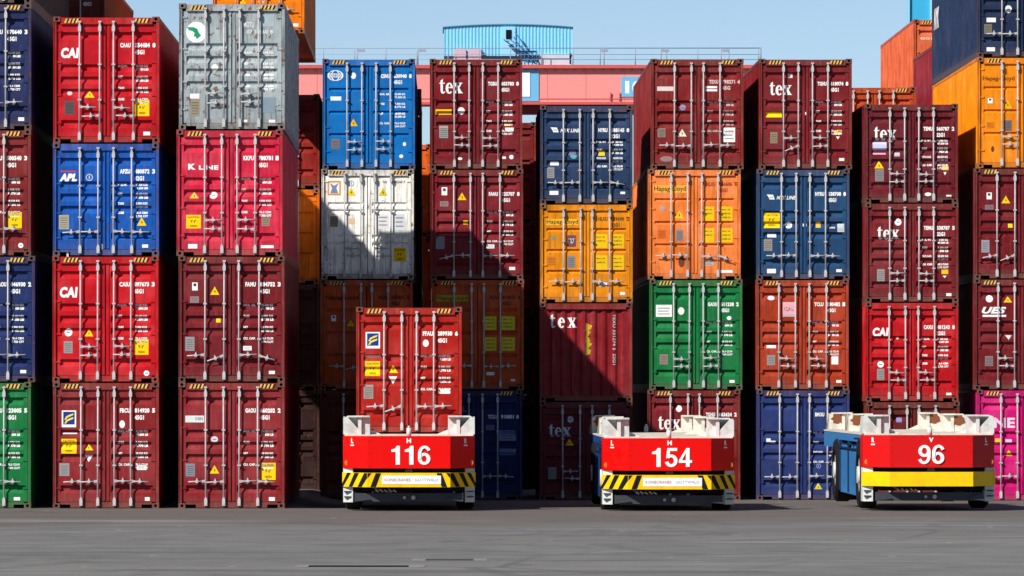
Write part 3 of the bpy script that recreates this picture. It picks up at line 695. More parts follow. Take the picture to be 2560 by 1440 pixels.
# H
stack(YF, -.18, [
 dict(px=1892, c=(42, 60, 118), label='blue container on the ground between the carriers numbered 154 and 96', code=('BMOU', '456', None, '45G1'), handles='b', wt=1, wear=.3,
      decals=[('rect', (1916, 1096, 1927, 1107)), ('rect', (1926, 1102, 1939, 1108)), ('ring', (2041, 1159, 2053, 1171), (150, 160, 200)), (T, (2036, 1208, 2056, 1223), (225, 205, 20))]),
 dict(px=1890, c=RUST, label='rust red container with a pink card on its door', code=('TCLU', '580482', '1', '45G1'), handles='a', wt=0, wear=.5,
      decals=[('disc', (1919, 739, 1937, 751), (210, 210, 225)), ('rect', (1957, 755, 1989, 790), (235, 170, 180)), ('text', (1960, 768, 1986, 778), WHITE, 'CAL'), ('rect', (1957, 786, 1989, 791), (235, 235, 240)), ('rect', (1917, 863, 1940, 870)), ('plate', (1918, 888, 1938, 913)), ('rect', (2079, 891, 2096, 911)), ('rect', (2091, 950, 2104, 957))]),
 dict(px=1892, c=NYK, label='slate blue container with a yellow notice on its left door', code=('NYRU', '538708', '8', '45G1'), handles='b', wt=None, wear=.25, decals=[('nyk', (1917, 486, 1990, 500)), YB((1910, 531, 1950, 570)), ('pdisc', (1963, 554, 1981, 571)), ('rect', (2040, 554, 2052, 569), (235, 185, 60)), ('rect', (1919, 584, 1941, 593)), ('plate', (1910, 598, 1931, 627), (150, 142, 132)), ('rect', (1918, 672, 1940, 683)), ('rect', (2091, 673, 2105, 680)),
      ('text', (2072, 567, 2088, 571), WHITE, 'TARE'), ('lines', (2094, 559, 2111, 580), (200, 205, 215)), ('rect', (2005, 559, 2017, 566))]),
 dict(px=1898, c=(128, 34, 40), label='maroon container topmost in the stack with yellow strips on both doors', code=('TGHU', '618974', '8', '45G1'), handles='a', wt=2,
      decals=[('tex', (1924, 204, 1980, 238)), ('rect', (1970, 184, 1982, 194), (215, 205, 210)), ('rect', (1915, 279, 1955, 293), YEL), ('rect', (2011, 280, 2021, 287)), ('plate', (1926, 330, 1944, 358), (145, 128, 105)), ('rect', (2086, 326, 2103, 336), YEL), ('inv', (2090, 341, 2100, 348)), ('rect', (2098, 395, 2111, 402))]),
])
# I
stack(YI, -.18, [
 dict(px=2166, c=(110, 40, 36), H=ST, L=L20, label='brown container on the ground behind the carrier numbered 96', code=('CRXU', '320486', '8', None), ycode=.38, handles='b', wt=None, stripes=False, wear=.6,
      decals=[('rect', (2241, 1044, 2255, 1056), (150, 130, 190))]),
 dict(px=2163, c=(190, 28, 36), H=ST, L=L20, label='bright red container just above the carrier numbered 96', code=('CAXU', '481243', '8', '22G1'), handles='a', wt=2, stripes=False, wear=.3,
      decals=[('cai', (2182, 819, 2222, 841)), ('pdisc', (2194, 903, 2210, 919)), ('plate', (2193, 922, 2211, 950)), ('rect', (2366, 982, 2379, 988)), ('disc', (2241, 842, 2248, 848))]),
 dict(px=2163, c=(124, 30, 38), H=ST, L=L20, label='maroon container directly on top of a bright red one, white disc above its lettering', code=('TEMU', '538787', '5', '22G1'), handles='a', wt=1, stripes=False,
      decals=[('pdisc', (2237, 546, 2254, 564)), ('tex', (2193, 566, 2249, 598)), ('plate', (2193, 673, 2212, 703)), ('rect', (2354, 674, 2371, 685), (240, 190, 30)), ('inv', (2357, 689, 2367, 695)), ('rect', (2366, 733, 2379, 740))]),
 dict(px=2162, c=(108, 24, 36), H=ST, L=L20, label='dark maroon container topmost in its stack with a pale card under the lettering', code=('TEMU', '560787', '2', '22G1'), handles='a', wt=1, stripes=False,
      decals=[('tex', (2185, 316, 2242, 350)), ('rect', (2182, 355, 2217, 375), (200, 205, 235)), ('rect', (2183, 382, 2215, 386), (240, 160, 190)), ('rect', (2236, 381, 2250, 391), (190, 185, 200)), (T, (2186, 402, 2210, 421)), ('plate', (2188, 423, 2210, 453), (140, 132, 136)), ('rect', (2355, 415, 2372, 425), (240, 190, 30)), ('inv', (2359, 430, 2367, 438)), ('disc', (2312, 481, 2329, 490)), ('rect', (2366, 487, 2379, 491))]),
])
# J
stack(YI + .02, -.18, [
 dict(px=2442, c=(206, 26, 116), label='magenta container on the ground at the right edge', code=None, handles='b', wt=None, wear=.15,
      decals=[('text', (2449, 1044, 2538, 1070), (232, 205, 225), 'ONE', .04), ('rect', (2488, 1096, 2505, 1109), (240, 190, 60)), ('rect', (2514, 1098, 2530, 1107), (235, 200, 225)), (T, (2513, 1125, 2532, 1140))]),
 dict(px=2435, c=(120, 28, 36), label='maroon container with white slanted letters at the right edge', code=None, handles='a', wt=None,
      decals=[('disc', (2465, 738, 2483, 756)), (T, (2509, 741, 2531, 756)), ('text', (2455, 767, 2516, 784), WHITE, 'UES', .05, .3), ('rect', (2457, 787, 2516, 792)), ('inv', (2514, 838, 2530, 850), (225, 205, 210)), ('plate', (2463, 890, 2483, 915), (128, 118, 120))]),
 dict(px=2436, c=(118, 28, 36), label='maroon container beneath the amber one at the right edge', code=None, handles='b', wt=None,
      decals=[('doc', (2467, 481, 2480, 498)), (T, (2504, 489, 2526, 508)), ('plate', (2463, 512, 2484, 525), (140, 115, 120)), ('rect', (2521, 559, 2532, 569), YEL), ('plate', (2454, 600, 2474, 631), (150, 150, 162))]),
 dict(px=2443, c=(246, 142, 20), label='amber orange container beneath the dark blue one at the right edge', kind='four', code=None, handles='a', wt=None, wear=.2,
      decals=[('text', (2457, 190, 2537, 204), (120, 70, 20), 'Hapag-Lloyd'), ('doc', (2470, 245, 2482, 258)), (T, (2509, 250, 2531, 271), (235, 180, 10)), ('plate', (2466, 304, 2487, 320), (222, 124, 20)), ('plate', (2509, 300, 2530, 327), (110, 104, 104)), ('smear', (2478, 365, 2486, 380), (110, 60, 20))]),
 dict(px=2443, c=(28, 46, 78), label='dark blue container topmost at the right edge, its long side lit', code=None, handles='b', wt=None, wear=.3,
      decals=[('pdisc', (2513, 13, 2530, 32)), ('rect', (2467, 44, 2490, 55)), ('plate', (2461, 60, 2480, 85), (120, 118, 100)), ('rect', (2467, 118, 2488, 128))]),
])
# lettering at the far end of the dark blue container's long side
jt = [o for o in COL.objects if o.get('label', '').startswith('dark blue container topmost')][0]
js = [o for o in COL.objects if o.parent == jt and o.name.startswith('side_wall')][0]
d = Decal(); d.text('NYK', (.5, 1.9, 1.5, 2.1), WHITE, .06, .2)
for v in d.bm.verts: v.co = Vector((.004 + v.co.y, L40 - .15 - v.co.x, v.co.z))
d.obj('lettering', js)

# second row, seen over and between the front stacks
def back(px, y, z, H, L, c, label, **kw):
    kw.setdefault('wt', None); kw.setdefault('group', 'containers in the rows behind')
    return container(X(px, y), y, z, H, L, c, label, **kw)
back(24, 129.6, EYE + (CY + 62) * 129.6 / F - HC, HC, L40, (120, 44, 36), 'red brown container peeping over the bright red one at upper left', code=('TRLU', '462337', '8', '45G1'), ycode=.52, wt=0, wear=.6)
back(531, 134.0, EYE + (CY - 83) * 134.0 / F, HC, L40, (250, 132, 20), 'orange container rising behind the weathered grey one', kind='four', handles='b', wear=.2,
     decals=[('tri', (598, -2, 616, 9), YEL), ('rect', (643, 0, 660, 8), (240, 180, 160)), ('rect', (733, 58, 746, 66))])
zb = -.18
for H, c, lb, kw in ((HC, (46, 20, 18), 'dark brown container on the ground in the gap right of the third stack', {}), (HC, (52, 20, 18), 'second dark brown container up in the gap right of the third stack', {}),  # these two are maroon; the gap's shade is put into their dark brown
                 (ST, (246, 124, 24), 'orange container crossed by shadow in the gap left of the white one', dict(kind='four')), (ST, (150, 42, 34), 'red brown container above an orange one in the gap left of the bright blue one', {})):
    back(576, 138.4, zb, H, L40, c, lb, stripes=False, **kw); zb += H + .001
zb = -.18
for i, (c, lb) in enumerate((((52, 20, 20), 'maroon container on the ground in the narrow gap left of the navy one'), ((64, 22, 22), 'maroon container second up in the narrow gap left of the orange one'),  # lower pair: maroon darkened, the gap's shade put into the base colour
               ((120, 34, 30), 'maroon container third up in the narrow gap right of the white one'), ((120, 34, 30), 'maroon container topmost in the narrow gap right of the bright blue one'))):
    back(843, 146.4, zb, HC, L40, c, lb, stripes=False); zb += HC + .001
zb = -.18
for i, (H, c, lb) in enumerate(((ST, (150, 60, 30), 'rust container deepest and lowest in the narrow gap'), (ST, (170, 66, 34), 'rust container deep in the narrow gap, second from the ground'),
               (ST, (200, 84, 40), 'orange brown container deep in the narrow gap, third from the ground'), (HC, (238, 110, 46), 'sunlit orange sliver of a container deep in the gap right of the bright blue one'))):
    back(886, 160.4, zb, H, L40, c, lb, stripes=False, kind='four'); zb += H + .001
zb = -.18
for i, (H, c, lb) in enumerate(((ST, (54, 18, 20), 'dark maroon container on the ground in the gap left of the shaded maroon one'), (ST, (60, 20, 22), 'dark maroon container in the gap left of the ribbed end wall'),  # lower pair painted darker than the upper maroons to stand in for shade
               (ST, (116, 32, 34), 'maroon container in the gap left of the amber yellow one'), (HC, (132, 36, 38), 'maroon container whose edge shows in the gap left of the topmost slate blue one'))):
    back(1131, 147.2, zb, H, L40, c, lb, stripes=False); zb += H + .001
back(2078, 145.6, -.18 + 3 * (HC + .004), HC, L40, (198, 84, 48), 'orange brown container whose top shows between two maroon stacks at right', handles='b', wear=.5)
back(2332, 145.5, EYE + (CY - 112) * 145.5 / F - ST, ST, L20, (134, 36, 46), 'short maroon container behind the dark blue one at right, its side lit', stripes=False, handles='b')
back(2284, 160.2, EYE + (CY - 48) * 160.2 / F - HC, HC, L40, (218, 104, 66), 'large terracotta container with its long side lit at upper right', wear=.15, handles='b',
     decals=[('text', (2300, 92, 2330, 99), (240, 210, 190), '45G1')])

# ------------------------------------------------------------------ guided vehicles
_six = ring_polys(.28, .31, (.28, .32), (.115, .175), 0, 360, 22) + ring_polys(.30, .58, (.30, .43), (.15, .29), 28, 184, 14) + [[(0, .3), (.12, .3), (.155, .58), (0, .58)]]
DIG = {'1': [[(.22, 0), (.41, 0), (.41, 1), (.27, 1), (.22, .9)], [(.02, .68), (.22, .68), (.22, .82), (.02, .80)], [(.02, .80), (.22, .82), (.27, 1.0), (.2, .86)]],
       '6': _six, '9': [[(.56 - u, .99 - v) for u, v in q] for q in _six],
       '5': [[(.08, .85), (.54, .85), (.54, 1), (.10, 1)], [(.04, .46), (.18, .46), (.22, .85), (.08, .85)]] + ring_polys(.27, .325, (.29, .335), (.125, .185), -168, 142, 20),
       '4': [[(.32, 0), (.49, 0), (.49, 1), (.34, 1), (.32, .9)], [(0, .21), (.32, .21), (.32, .35), (0, .35)], [(.49, .21), (.6, .21), (.6, .35), (.49, .35)], [(0, .35), (.14, .35), (.32, .74), (.34, 1)]]}
def agv(px, y, dz, number, marks, striped, label, full=True):
    s = F / y
    t = thing('container_carrier', label, 'vehicle', ((px - CX) / s, y, dz), 'driverless container carriers')
    t_z = gz(0, 112)
    BW = 1.48                                   # half width
    red = (226, 8, 4) if striped else (208, 20, 22)
    REDM = flat(red, .4, 0, .3); YM = flat((250, 200, 12), .45, 0, .45); WM = flat((208, 212, 208), .55, 0, .8); GM = flat((62, 66, 74), .6, 0, .9); BM = flat((28, 76, 146) if striped else (56, 128, 190), .55, 0, .95); BK = flat(BLACK, .6)
    CR = flat((222, 216, 202), .7, 0, .7); RB = flat((132, 78, 48), .8, 0, .5)
    Lg = 13.2; dy = .62; BB = 1.40; cw = .93               # length, chamfer depth, half width of the flat middle
    plan = [(-BW, dy), (-cw, 0), (cw, 0), (BW, dy)]
    def hull(bm): prism(bm, plan + [(BW, 1.3), (-BW, 1.3)], 'z', .96, 1.68)
    nose = build('nose_panel', hull, REDM, t)
    def bmp(bm): prism(bm, [(-BW - .02, dy - .02), (-cw, -.09), (cw, -.09), (BW + .02, dy - .02), (BW + .02, dy + .16), (cw, .10), (-cw, .10), (-BW - .02, dy + .16)], 'z', .54, .86)
    bump = build('bumper', bmp, YM, t)
    # figures on the nose
    def face(name, fn, par=nose):
        d = Decal(); fn(d)
        return d.obj(name, par, off=(0, -.004, 0))
    def digits(d):
        h = .42; wx = 1.17; x = -(len(number) * .62 - .06) * wx * h / 2 + (.04 if len(number) == 3 else .0)
        for ch in number:
            for q in DIG[ch]: d.poly([(x + u * h * wx, 1.045 + v * h) for u, v in q], WHITE)
            x += .62 * h * wx
    face('number_lettering', digits)
    face('lettering', lambda d: d.text(marks[1], (-.05, .05, 1.53, 1.63), WHITE, .05))
    def side_mark(txt, sx):
        d = Decal(); d.text(txt, (-.04, .04, 1.52, 1.63), WHITE, .04); d.rect((-.06, .06, 1.46, 1.485), WHITE)
        a = math.atan2(dy, BW - cw)
        for v in d.bm.verts:
            u, n = v.co.x, v.co.y - .004
            v.co = Vector((sx * 1.27 + u * math.cos(a), dy * (1.27 - cw) / (BW - cw) + sx * u * math.sin(a), v.co.z)) + Vector((sx * math.sin(a), -math.cos(a), 0)) * (-n)
        d.obj('lettering', nose)
    side_mark(marks[0], -1); side_mark(marks[2], 1)
    if striped:
        for sx in (-1, 1):
            d = Decal()
            d.poly([(sx * .735, .545), (sx * .86, .545), (sx * .74, .855), (sx * .62, .855)], BK)
            d.poly([(sx * .925, .74), (sx * .925, .855), (sx * .83, .855)], BK)
            d.obj('stripe', bump, off=(0, -.093, 0))
            d = Decal(); a_ = math.atan2(dy + .07, BW + .02 - cw)
            for q in ([(.193, .545), (.345, .545), (.11, .855), (.004, .855), (.004, .74)], [(.53, .545), (.66, .545), (.455, .855), (.29, .855)], [(.86, .545), (.905, .545), (.905, .60), (.72, .855), (.58, .855)]):
                d.poly(q, BK)
            for v in d.bm.verts:
                u = v.co.x; n = v.co.y - .004
                v.co = Vector((sx * (cw + u * math.cos(a_)), -.09 + u * math.sin(a_), v.co.z)) + Vector((sx * math.sin(a_), -math.cos(a_), 0)) * (-n)
            d.obj('stripe', bump)
        d = Decal(); d.rect((-.60, .72, .61, .80), WHITE); d.text('KONECRANES', (-.54, .04, .67, .735), (176, 96, 90), .02); d.text('GOTTWALD', (.14, .66, .67, .735), (150, 156, 190), .02)
        d.obj('maker_plate', bump, off=(0, -.095, 0))
    def bolts(bm):
        for k in range(9):
            u = -.80 + k * .2
            tube(bm, (u, .0, 1.655), (u, -.014, 1.655), .010, 6)
        for u in (-.88, .88):
            for z in (1.02, 1.3, 1.58): tube(bm, (u, 0, z), (u, -.014, z), .012, 6)
    build('bolt', bolts, flat((150, 40, 36), .5), nose)
    build('sensor_housing', lambda bm: (prism(bm, [(-.09, .865), (.09, .865), (.07, .955), (-.07, .955)], 'y', -.02, .2)), flat((30, 30, 32), .5), bump)
    for sx in (-1, 1):
        build('steps', lambda bm: [box(bm, min(sx * 1.30, sx * 1.46), max(sx * 1.30, sx * 1.46), .52, .60, z, z + .025) for z in (.3, .42)], flat((60, 62, 66), .6), t)
    # under-frame
    def under(bm):
        box(bm, -1.22, 1.22, .25, .40, .21, .40)
        prism(bm, [(-1.22, .21), (-.85, .26), (-1.22, .42)], 'y', .20, .245)
        prism(bm, [(1.22, .21), (.85, .26), (1.22, .42)], 'y', .20, .245)
    build('tow_beam', under, GM, t)
    def chassis(bm):
        box(bm, -1.0, 1.0, 1.31, Lg - .6, .42, 1.66); box(bm, -1.25, 1.25, .7, 1.1, .44, .95)
    build('chassis', chassis, flat((30, 34, 40), .7), t)
    for sx in (-1, 1):
        def leg(bm):
            prism(bm, [(sx * 1.26, dy + .18), (sx * 1.26, .52), (sx * 1.48, dy + .02), (sx * 1.48, dy + .5), (sx * 1.26, dy + .5)] if sx > 0 else [(-1.26, dy + .5), (-1.48, dy + .5), (-1.48, dy + .02), (-1.26, .52)], 'z', .19, .95)
        build('front_leg', leg, WM, t)
    def hosebits(bm):
        for q in range(5): tube(bm, (-.75 + .1 * q, .16, .47 + .02 * (q % 2)), (-.68 + .1 * q, .19, .43), .018, 6)
        tube(bm, (-.1, .24, .3), (-.1, .2, .3), .035, 8); tube(bm, (.1, .24, .3), (.1, .2, .3), .05, 8)
    build('tow_fitting', hosebits, flat((180, 178, 176), .5), t)
    # body sides with blue panels, deck
    def deck(bm):
        box(bm, -BB, BB, 1.301, Lg, 1.675, 1.705)
        box(bm, -BW + .03, BW - .03, dy - .02, 1.3, 1.682, 1.715)
    build('deck', deck, CR, t)
    for sx in (-1, 1):
        def panel(bm, sx=sx):
            a, b = sorted((sx * 1.34, sx * 1.39))
            box(bm, a, b, 3.05, 8.1, .26, 1.30); box(bm, a, b, 1.3, 3.05, 1.30, 1.50); box(bm, a, b, 8.1, Lg, 1.30, 1.5); box(bm, min(a, sx * 1.2), max(b, sx * 1.395), 1.301, Lg, 1.501, 1.674)
            for k in range(7): box(bm, min(a, sx * 1.39), max(b, sx * 1.405), 3.4 + k * .7, 3.45 + k * .7, .5, 1.4)
        build('side_panel', panel, BM, t)
        def posts(bm, sx=sx):
            for y0_, y1_ in ((2.92, 3.06), (7.95, 8.12), (5.5, 5.58)):
                box(bm, min(sx * 1.33, sx * 1.425), max(sx * 1.33, sx * 1.425), y0_, y1_, .30, 1.50)
            box(bm, min(sx * 1.36, sx * 1.43), max(sx * 1.36, sx * 1.43), 3.07, 7.94, 1.31, 1.345)
            for k in range(10): tube(bm, (sx * 1.38, 3.3 + k * .48, 1.42), (sx * 1.40, 3.3 + k * .48, 1.42), .025, 6)
        build('side_frame', posts, flat((22, 44, 84), .6, 0, .6), t)
        build('fender', lambda bm: [box(bm, min(sx * 1.1, sx * 1.485), max(sx * 1.1, sx * 1.485), yy_ - .8, yy_ + .8, 1.56, 1.60) for yy_ in (2.25,)], flat((40, 44, 50), .6), t)
        for yy in (2.05, 9.0):
            def wheel(bm, sx=sx):
                n = 28; prof_ = [(.50, -.2), (.70, -.2), (.76, -.14), (.76, .14), (.70, .2), (.50, .2)]
                rows = [[bm.verts.new((b_, a_ * math.cos(2 * math.pi * i / n), a_ * math.sin(2 * math.pi * i / n))) for i in range(n)] for a_, b_ in prof_]
                for r_ in range(len(rows) - 1):
                    for i in range(n): bm.faces.new((rows[r_][i], rows[r_][(i + 1) % n], rows[r_ + 1][(i + 1) % n], rows[r_ + 1][i]))
                for i in range(n): bm.faces.new((rows[0][i], rows[-1][i], rows[-1][(i + 1) % n], rows[0][(i + 1) % n]))
            wh = build('tyre', wheel, TYRE, t, loc=(sx * 1.27, yy, .76))
            def rim(bm, sx=sx):
                tube(bm, (-.15, 0, 0), (.15, 0, 0), .5, 20); tube(bm, (sx * .15, 0, 0), (sx * .22, 0, 0), .2, 12)
            build('rim', rim, WM, wh)
    # corner guides: front pair, then pairs along the deck
    def guide(sx, y0, front, mat, inner=None):
        def fn(bm):
            z0 = 1.716; k_ = 1 if front else .94; P = lambda q: [(sx * x * k_, z0 + z) for x, z in q]
            # outer plate with its slanted cut, standing at the very corner
            prism(bm, P([(1.48, 0), (1.48, .36), (1.38, .385), (1.15, .13), (1.15, 0)]), 'y', y0 + .02, y0 + .07)
            # inclined funnel face behind it
            vs = [bm.verts.new((sx * x, y0 + y, z0 + z)) for x, y, z in ((1.40, .10, .40), (1.02, .14, .40), (1.12, .50, .05), (1.44, .46, .02))]
            bm.faces.new(vs)
            prism(bm, [(y0 + .071, z0), (y0 + .85, z0), (y0 + .62, z0 + .36), (y0 + .40, z0 + .40), (y0 + .071, z0 + .36)], 'x', sx * 1.44 * k_, sx * 1.48 * k_)
            prism(bm, P([(1.46, .36), (1.38, .42), (.88, .42), (.88, .385), (1.36, .385), (1.45, .33)]), 'y', y0 + .08, y0 + .5)
            # inner box with a lip along its top
            prism(bm, P([(1.15, 0), (1.15, .37), (1.07, .385), (1.07, 0)]), 'y', y0 + .0, y0 + .45)
            prism(bm, P([(1.069, 0), (1.069, .38), (.88, .38), (.88, 0)]), 'y', y0 + .09, y0 + .45)
            prism(bm, P([(1.20, .386), (.88, .386), (.88, .425), (1.17, .425)]), 'y', y0 - .06, y0 + .079)
            prism(bm, P([(.879, 0), (.62, 0), (.879, .11)]), 'y', y0 + .25, y0 + .5)
        g_ = build('corner_guide', fn, [mat], t)
        if not front:
            def rp(bm):
                n = 14; P = [(sx * 1.2 + .13 * math.cos(6.28 * i / n) * (1 + .3 * math.sin(3 * i)), 1.98 + .12 * math.sin(6.28 * i / n)) for i in range(n)]
                prism(bm, P, 'y', y0 + .008, y0 + .018)
            build('rust_patch', rp, RB, g_)
        return g_
    guide(-1, dy, True, WM); guide(1, dy, True, WM)
    if full:
        for yy in (5.6, Lg - 1.7):
            for sx in (-1, 1): guide(sx, yy, False, CR)
    def post(bm, yy=.35):
        tube(bm, (0, yy, 1.68), (0, yy, 1.86), .055, 12); tube(bm, (0, yy, 1.86), (0, yy, 1.91), .03, 10)
    build('antenna_post', post, WM, t)
    if full: build('antenna_post', lambda bm: post(bm, Lg - .4), WM, t)
    build('lamp', lambda bm: prism(bm, ell(-1.40, 1.08, .05, .06, 12), 'y', dy - .10, dy + .1), flat((235, 120, 40), .3), t)
    build('lamp', lambda bm: prism(bm, ell(1.40, 1.08, .05, .06, 12), 'y', dy - .10, dy + .1), flat((200, 110, 60), .3), t)
    return t
YA = 113.4
agv(1022, YA, 0, '116', 'LHR', True, 'red-fronted flat carrier numbered 116 with a container loaded on it', full=False)
agv(1674, YA, -.05, '154', 'LHR', True, 'empty red-fronted flat carrier numbered 154 with striped bumper')
agv(2328, YA, .02, '96', 'RVL', False, 'empty flat carrier numbered 96 with plain yellow bumper and blue side')
container(X(890, 116.5), 116.5, 1.73, HC, L40, (176, 40, 34), 'brick red container loaded on the carrier numbered 116', handles='b', code=('FFAU', '289930', '6', '45G1'), ycode=.56, wear=.3, wt=0, group=None,
    decals=[('flogo', (914, 830, 950, 871)), ('rect', (912, 888, 952, 893), (225, 190, 185)), YB((913, 903, 950, 940)), (T, (970, 913, 995, 932)), ('inv', (972, 941, 993, 960)), ('plate', (909, 962, 933, 997), (150, 140, 138)), ('disc', (1057, 849, 1072, 867)), ('rect', (1101, 972, 1124, 984))])

# ------------------------------------------------------------------ slot drains in the asphalt
def drain(x0, x1, px0, px1, py, label, tone, wd):
    y = F * EYE / (py - CY)
    t = thing('slot_drain', label, 'drain', (X((x0 + x1) / 2, y), y, 0), 'slot drains in the asphalt')
    cx = X((x0 + x1) / 2, y)
    a, b, c, d_ = X(px0, y) - cx, X(x0, y) - cx, X(x1, y) - cx, X(px1, y) - cx
    build('channel', lambda bm: box(bm, b, c, -wd, wd, .003, .006), flat(tone, .9), t)
    for p, q in ((a, b), (c, d_)):
        build('concrete_pad', lambda bm: box(bm, p, q, -.5, .5, .003, .009), flat((146, 144, 138), .8, 0, .9), t)
drain(772, 1022, 738, 1062, 1416, 'long black slot drain with pale ends at the bottom of the picture', (20, 20, 22), .26)
drain(1064, 1184, 1030, 1218, 1400, 'shorter slot drain behind and right of the long one', (66, 64, 64), .2)

# ------------------------------------------------------------------ gantry crane far behind
YG = 300.0; SG = F / YG
def gx(px): return (px - CX) / SG
def gzz(py): return EYE + (CY - py) / SG
PINK = flat((236, 146, 142), .7, 0, .22); PINKD = flat((206, 92, 88), .6); RAIL = flat((150, 165, 185), .6); CY_ = flat((128, 200, 232), .6, 0, .2); CYD = flat((84, 150, 186), .6)
g = thing('gantry_crane', 'pink gantry crane spanning behind the stacks with a light blue cabin', 'crane', (gx(1330), YG, -.18))
ox = gx(1330); oz = -.18
def gbox(name, px0, px1, py0, py1, y0, y1, mat, par=g):
    return build(name, lambda bm: box(bm, gx(px0) - ox, gx(px1) - ox, y0, y1, gzz(py1) - oz, gzz(py0) - oz), mat, par)
gir = gbox('girder', 560, 1990, 172, 255, 0, 1.8, PINK)
def flange(bm):
    box(bm, gx(560) - ox, gx(1995) - ox, -.35, 2.1, gzz(171.5) - oz, gzz(163) - oz)
    for i in range(60): box(bm, gx(570 + i * 24) - ox, gx(571.5 + i * 24) - ox, -.2, -.005, gzz(171.9) - oz - .12, gzz(172) - oz)
build('top_flange', flange, PINKD, g)
gbox('bottom_flange', 560, 1990, 255.5, 262, -.3, 2.1, PINKD)
def plate_joint(bm):
    for k in range(15): box(bm, gx(600 + k * 96) - ox, gx(601.2 + k * 96) - ox, -.012, -.002, gzz(254) - oz, gzz(173) - oz)
    box(bm, gx(562) - ox, gx(1988) - ox, -.05, -.002, gzz(247) - oz, gzz(246) - oz)
build('plate_joint', plate_joint, flat((214, 120, 116), .7), gir)
def trolleyrail(bm): box(bm, gx(1230) - ox, gx(1590) - ox, .3, 1.5, gzz(284) - oz, gzz(262.3) - oz)
build('hoist_trolley', trolleyrail, flat((110, 40, 44), .7), g)
sg = build('sign_board', lambda bm: box(bm, gx(1270) - ox, gx(1347) - ox, -.06, -.004, gzz(253) - oz, gzz(174) - oz), flat((110, 180, 220), .5, 0, .1), g)
build('sign_panel', lambda bm: box(bm, gx(1290) - ox, gx(1325) - ox, -.10, -.062, gzz(242) - oz, gzz(182) - oz), flat((236, 240, 244), .5, 0, .1), sg)
sg = build('number_board', lambda bm: box(bm, gx(1553) - ox, gx(1640) - ox, -.06, -.004, gzz(242) - oz, gzz(192) - oz), flat((110, 180, 220), .5, 0, .1), g)
d = Decal(); d.text('10', (gx(1563) - ox, gx(1606) - ox, gzz(234) - oz, gzz(202) - oz), WHITE, .06); d.obj('lettering', sg, off=(0, -.065, 0))
def clamp(bm):
    for px in (1524, 1547):
        prism(bm, [(gx(px - 1) - ox, gzz(250) - oz), (gx(px + 4) - ox, gzz(250) - oz), (gx(px + 3) - ox, gzz(241) - oz), (gx(px + 5) - ox, gzz(233) - oz), (gx(px + 1) - ox, gzz(231) - oz), (gx(px + 1) - ox, gzz(240) - oz)], 'y', -.12, -.005)
build('cable_hook', clamp, PINKD, g)
def railing(bm):
    z0 = gzz(163) - oz; z1 = gzz(121) - oz
    for z in (z1, z0 + (z1 - z0) * .62, z0 + (z1 - z0) * .32):
        tube(bm, (gx(560) - ox, -.3, z), (gx(1902) - ox, -.3, z), .028 if z == z1 else .016, 6)
    px = 575
    while px < 1905:
        tube(bm, (gx(px) - ox, -.3, z0), (gx(px) - ox, -.3, z1), .03, 6); px += 77.9
    for px in (893, 1045, 1500, 1652, 1802, 1895, 1902): tube(bm, (gx(px) - ox, -.3, z0), (gx(px) - ox, -.3, z1), .03, 6)
build('railing', railing, RAIL, g)
for px in (893, 1045, 1500, 1652, 1802): gbox('small_plate', px + 2, px + 20, 124, 131, -.36, -.33, flat((150, 160, 178), .6))
for a, b in ((1134, 1165), (1170, 1203)): gbox('cabinet', a, b, 122, 150, .2, 1.2, flat((204, 176, 190), .5))
gbox('cabinet', 1347, 1424, 134, 162.6, .3, 1.2, flat((198, 206, 218), .5))
# cabin: ribbed wall with a gently arched eave
def cabin(bm):
    x0, x1 = gx(1110) - ox, gx(1431) - ox; zb_ = gzz(138) - oz; n = 152; pts = []
    for i in range(n + 1):
        x = x0 + (x1 - x0) * i / n; d = 0 if i % 4 < 2 else .035; pts.append((x, d))
    def zt(x): u = (x - x0) / (x1 - x0) * 2 - 1; return gzz(60 + 7 * u * u) - oz
    A = [bm.verts.new((x, .6 + d, zb_)) for x, d in pts]; B_ = [bm.verts.new((x, .6 + d, zt(x))) for x, d in pts]
    A2 = [bm.verts.new((x, 5.6, zb_)) for x, d in pts]; B2 = [bm.verts.new((x, 5.6, zt(x))) for x, d in pts]
    for i in range(n):
        bm.faces.new((A[i], A[i + 1], B_[i + 1], B_[i])); bm.faces.new((B_[i], B_[i + 1], B2[i + 1], B2[i])); bm.faces.new((A2[i], B2[i], B2[i + 1], A2[i + 1])); bm.faces.new((A[i], A2[i], A2[i + 1], A[i + 1]))
    for k in (0, -1): bm.faces.new((A[k], B_[k], B2[k], A2[k]))
cb = build('cabin', cabin, CY_, g)
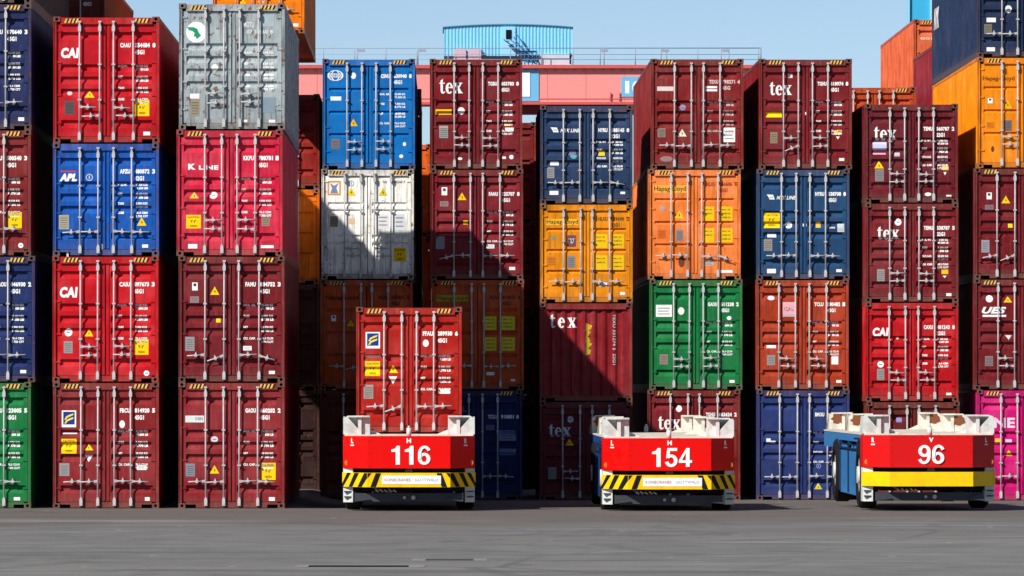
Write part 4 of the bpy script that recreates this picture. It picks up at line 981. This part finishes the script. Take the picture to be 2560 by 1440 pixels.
def eave(bm):
    x0, x1 = gx(1107) - ox, gx(1434) - ox; n = 16
    def z(i): u = i / n * 2 - 1; return gzz(60 + 7 * u * u) - oz
    for i in range(n):
        a = x0 + (x1 - x0) * i / n; b = x0 + (x1 - x0) * (i + 1) / n
        prism(bm, [(a, z(i) + .0), (b, z(i + 1) + .0), (b, z(i + 1) + .05), (a, z(i) + .05)], 'y', .5, 5.7)
build('eave', eave, CYD, cb)
dr = gbox('cabin_door', 1255, 1289, 65, 138, .52, .6, flat((150, 212, 240), .5, 0, .1), cb)
gbox('window', 1265, 1279, 73, 96, .48, .515, flat((14, 20, 28), .2), cb)
gbox('cabin_post', 1424, 1428.5, 132, 158, .5, .7, flat((30, 60, 90), .6))
def stair(bm):
    for a, b, c, e in ((1259, 98, 1340, 160), (1275, 98, 1350, 158), (1288, 80, 1322, 128), (1284, 92, 1316, 138)):
        tube(bm, (gx(a) - ox, .1, gzz(b) - oz), (gx(c) - ox, .1, gzz(e) - oz), .035, 6)
    for k in range(7):
        a = 1262 + k * 11.5; b = 102 + k * 8.6
        box(bm, gx(a) - ox, gx(a + 12) - ox, -.1, .3, gzz(b + 1) - oz, gzz(b) - oz)
    for a in (1303, 1312, 1321, 1331, 1342): tube(bm, (gx(a) - ox, -.1, gzz(162) - oz), (gx(a) - ox, -.1, gzz(128) - oz), .03, 6)
    box(bm, gx(1302) - ox, gx(1340) - ox, -.1, .4, gzz(130) - oz, gzz(127) - oz); box(bm, gx(1315) - ox, gx(1338) - ox, -.05, .2, gzz(156) - oz, gzz(145) - oz)
build('access_stair', stair, flat((50, 110, 160), .5), g)
for px in (620, 1960):
    for yy in (-.2, 9): build('leg', lambda bm: box(bm, gx(px) - ox - .6, gx(px) - ox + .6, yy - 9 * 0 + (2.2 if yy < 0 else 0), yy + 1.2 + (2.2 if yy < 0 else 0), 0, gzz(163) - oz - .5), PINK, g)
# light blue leg of another crane, far right
YL = 250.; SL = F / YL
t = thing('crane_leg', 'light blue crane leg rising behind the terracotta container', 'crane', ((2299 - CX) / SL, YL, -.18))
build('leg', lambda bm: box(bm, -.5, .5, 0, 1.2, 0, 46), flat((60, 170, 214), .5, 0, .1), t)
build('edge_flange', lambda bm: (box(bm, -.56, -.502, -.15, 1.3, 0, 46), box(bm, .502, .56, -.15, 1.3, 0, 46)), flat((150, 210, 232), .5, 0, .1), t)
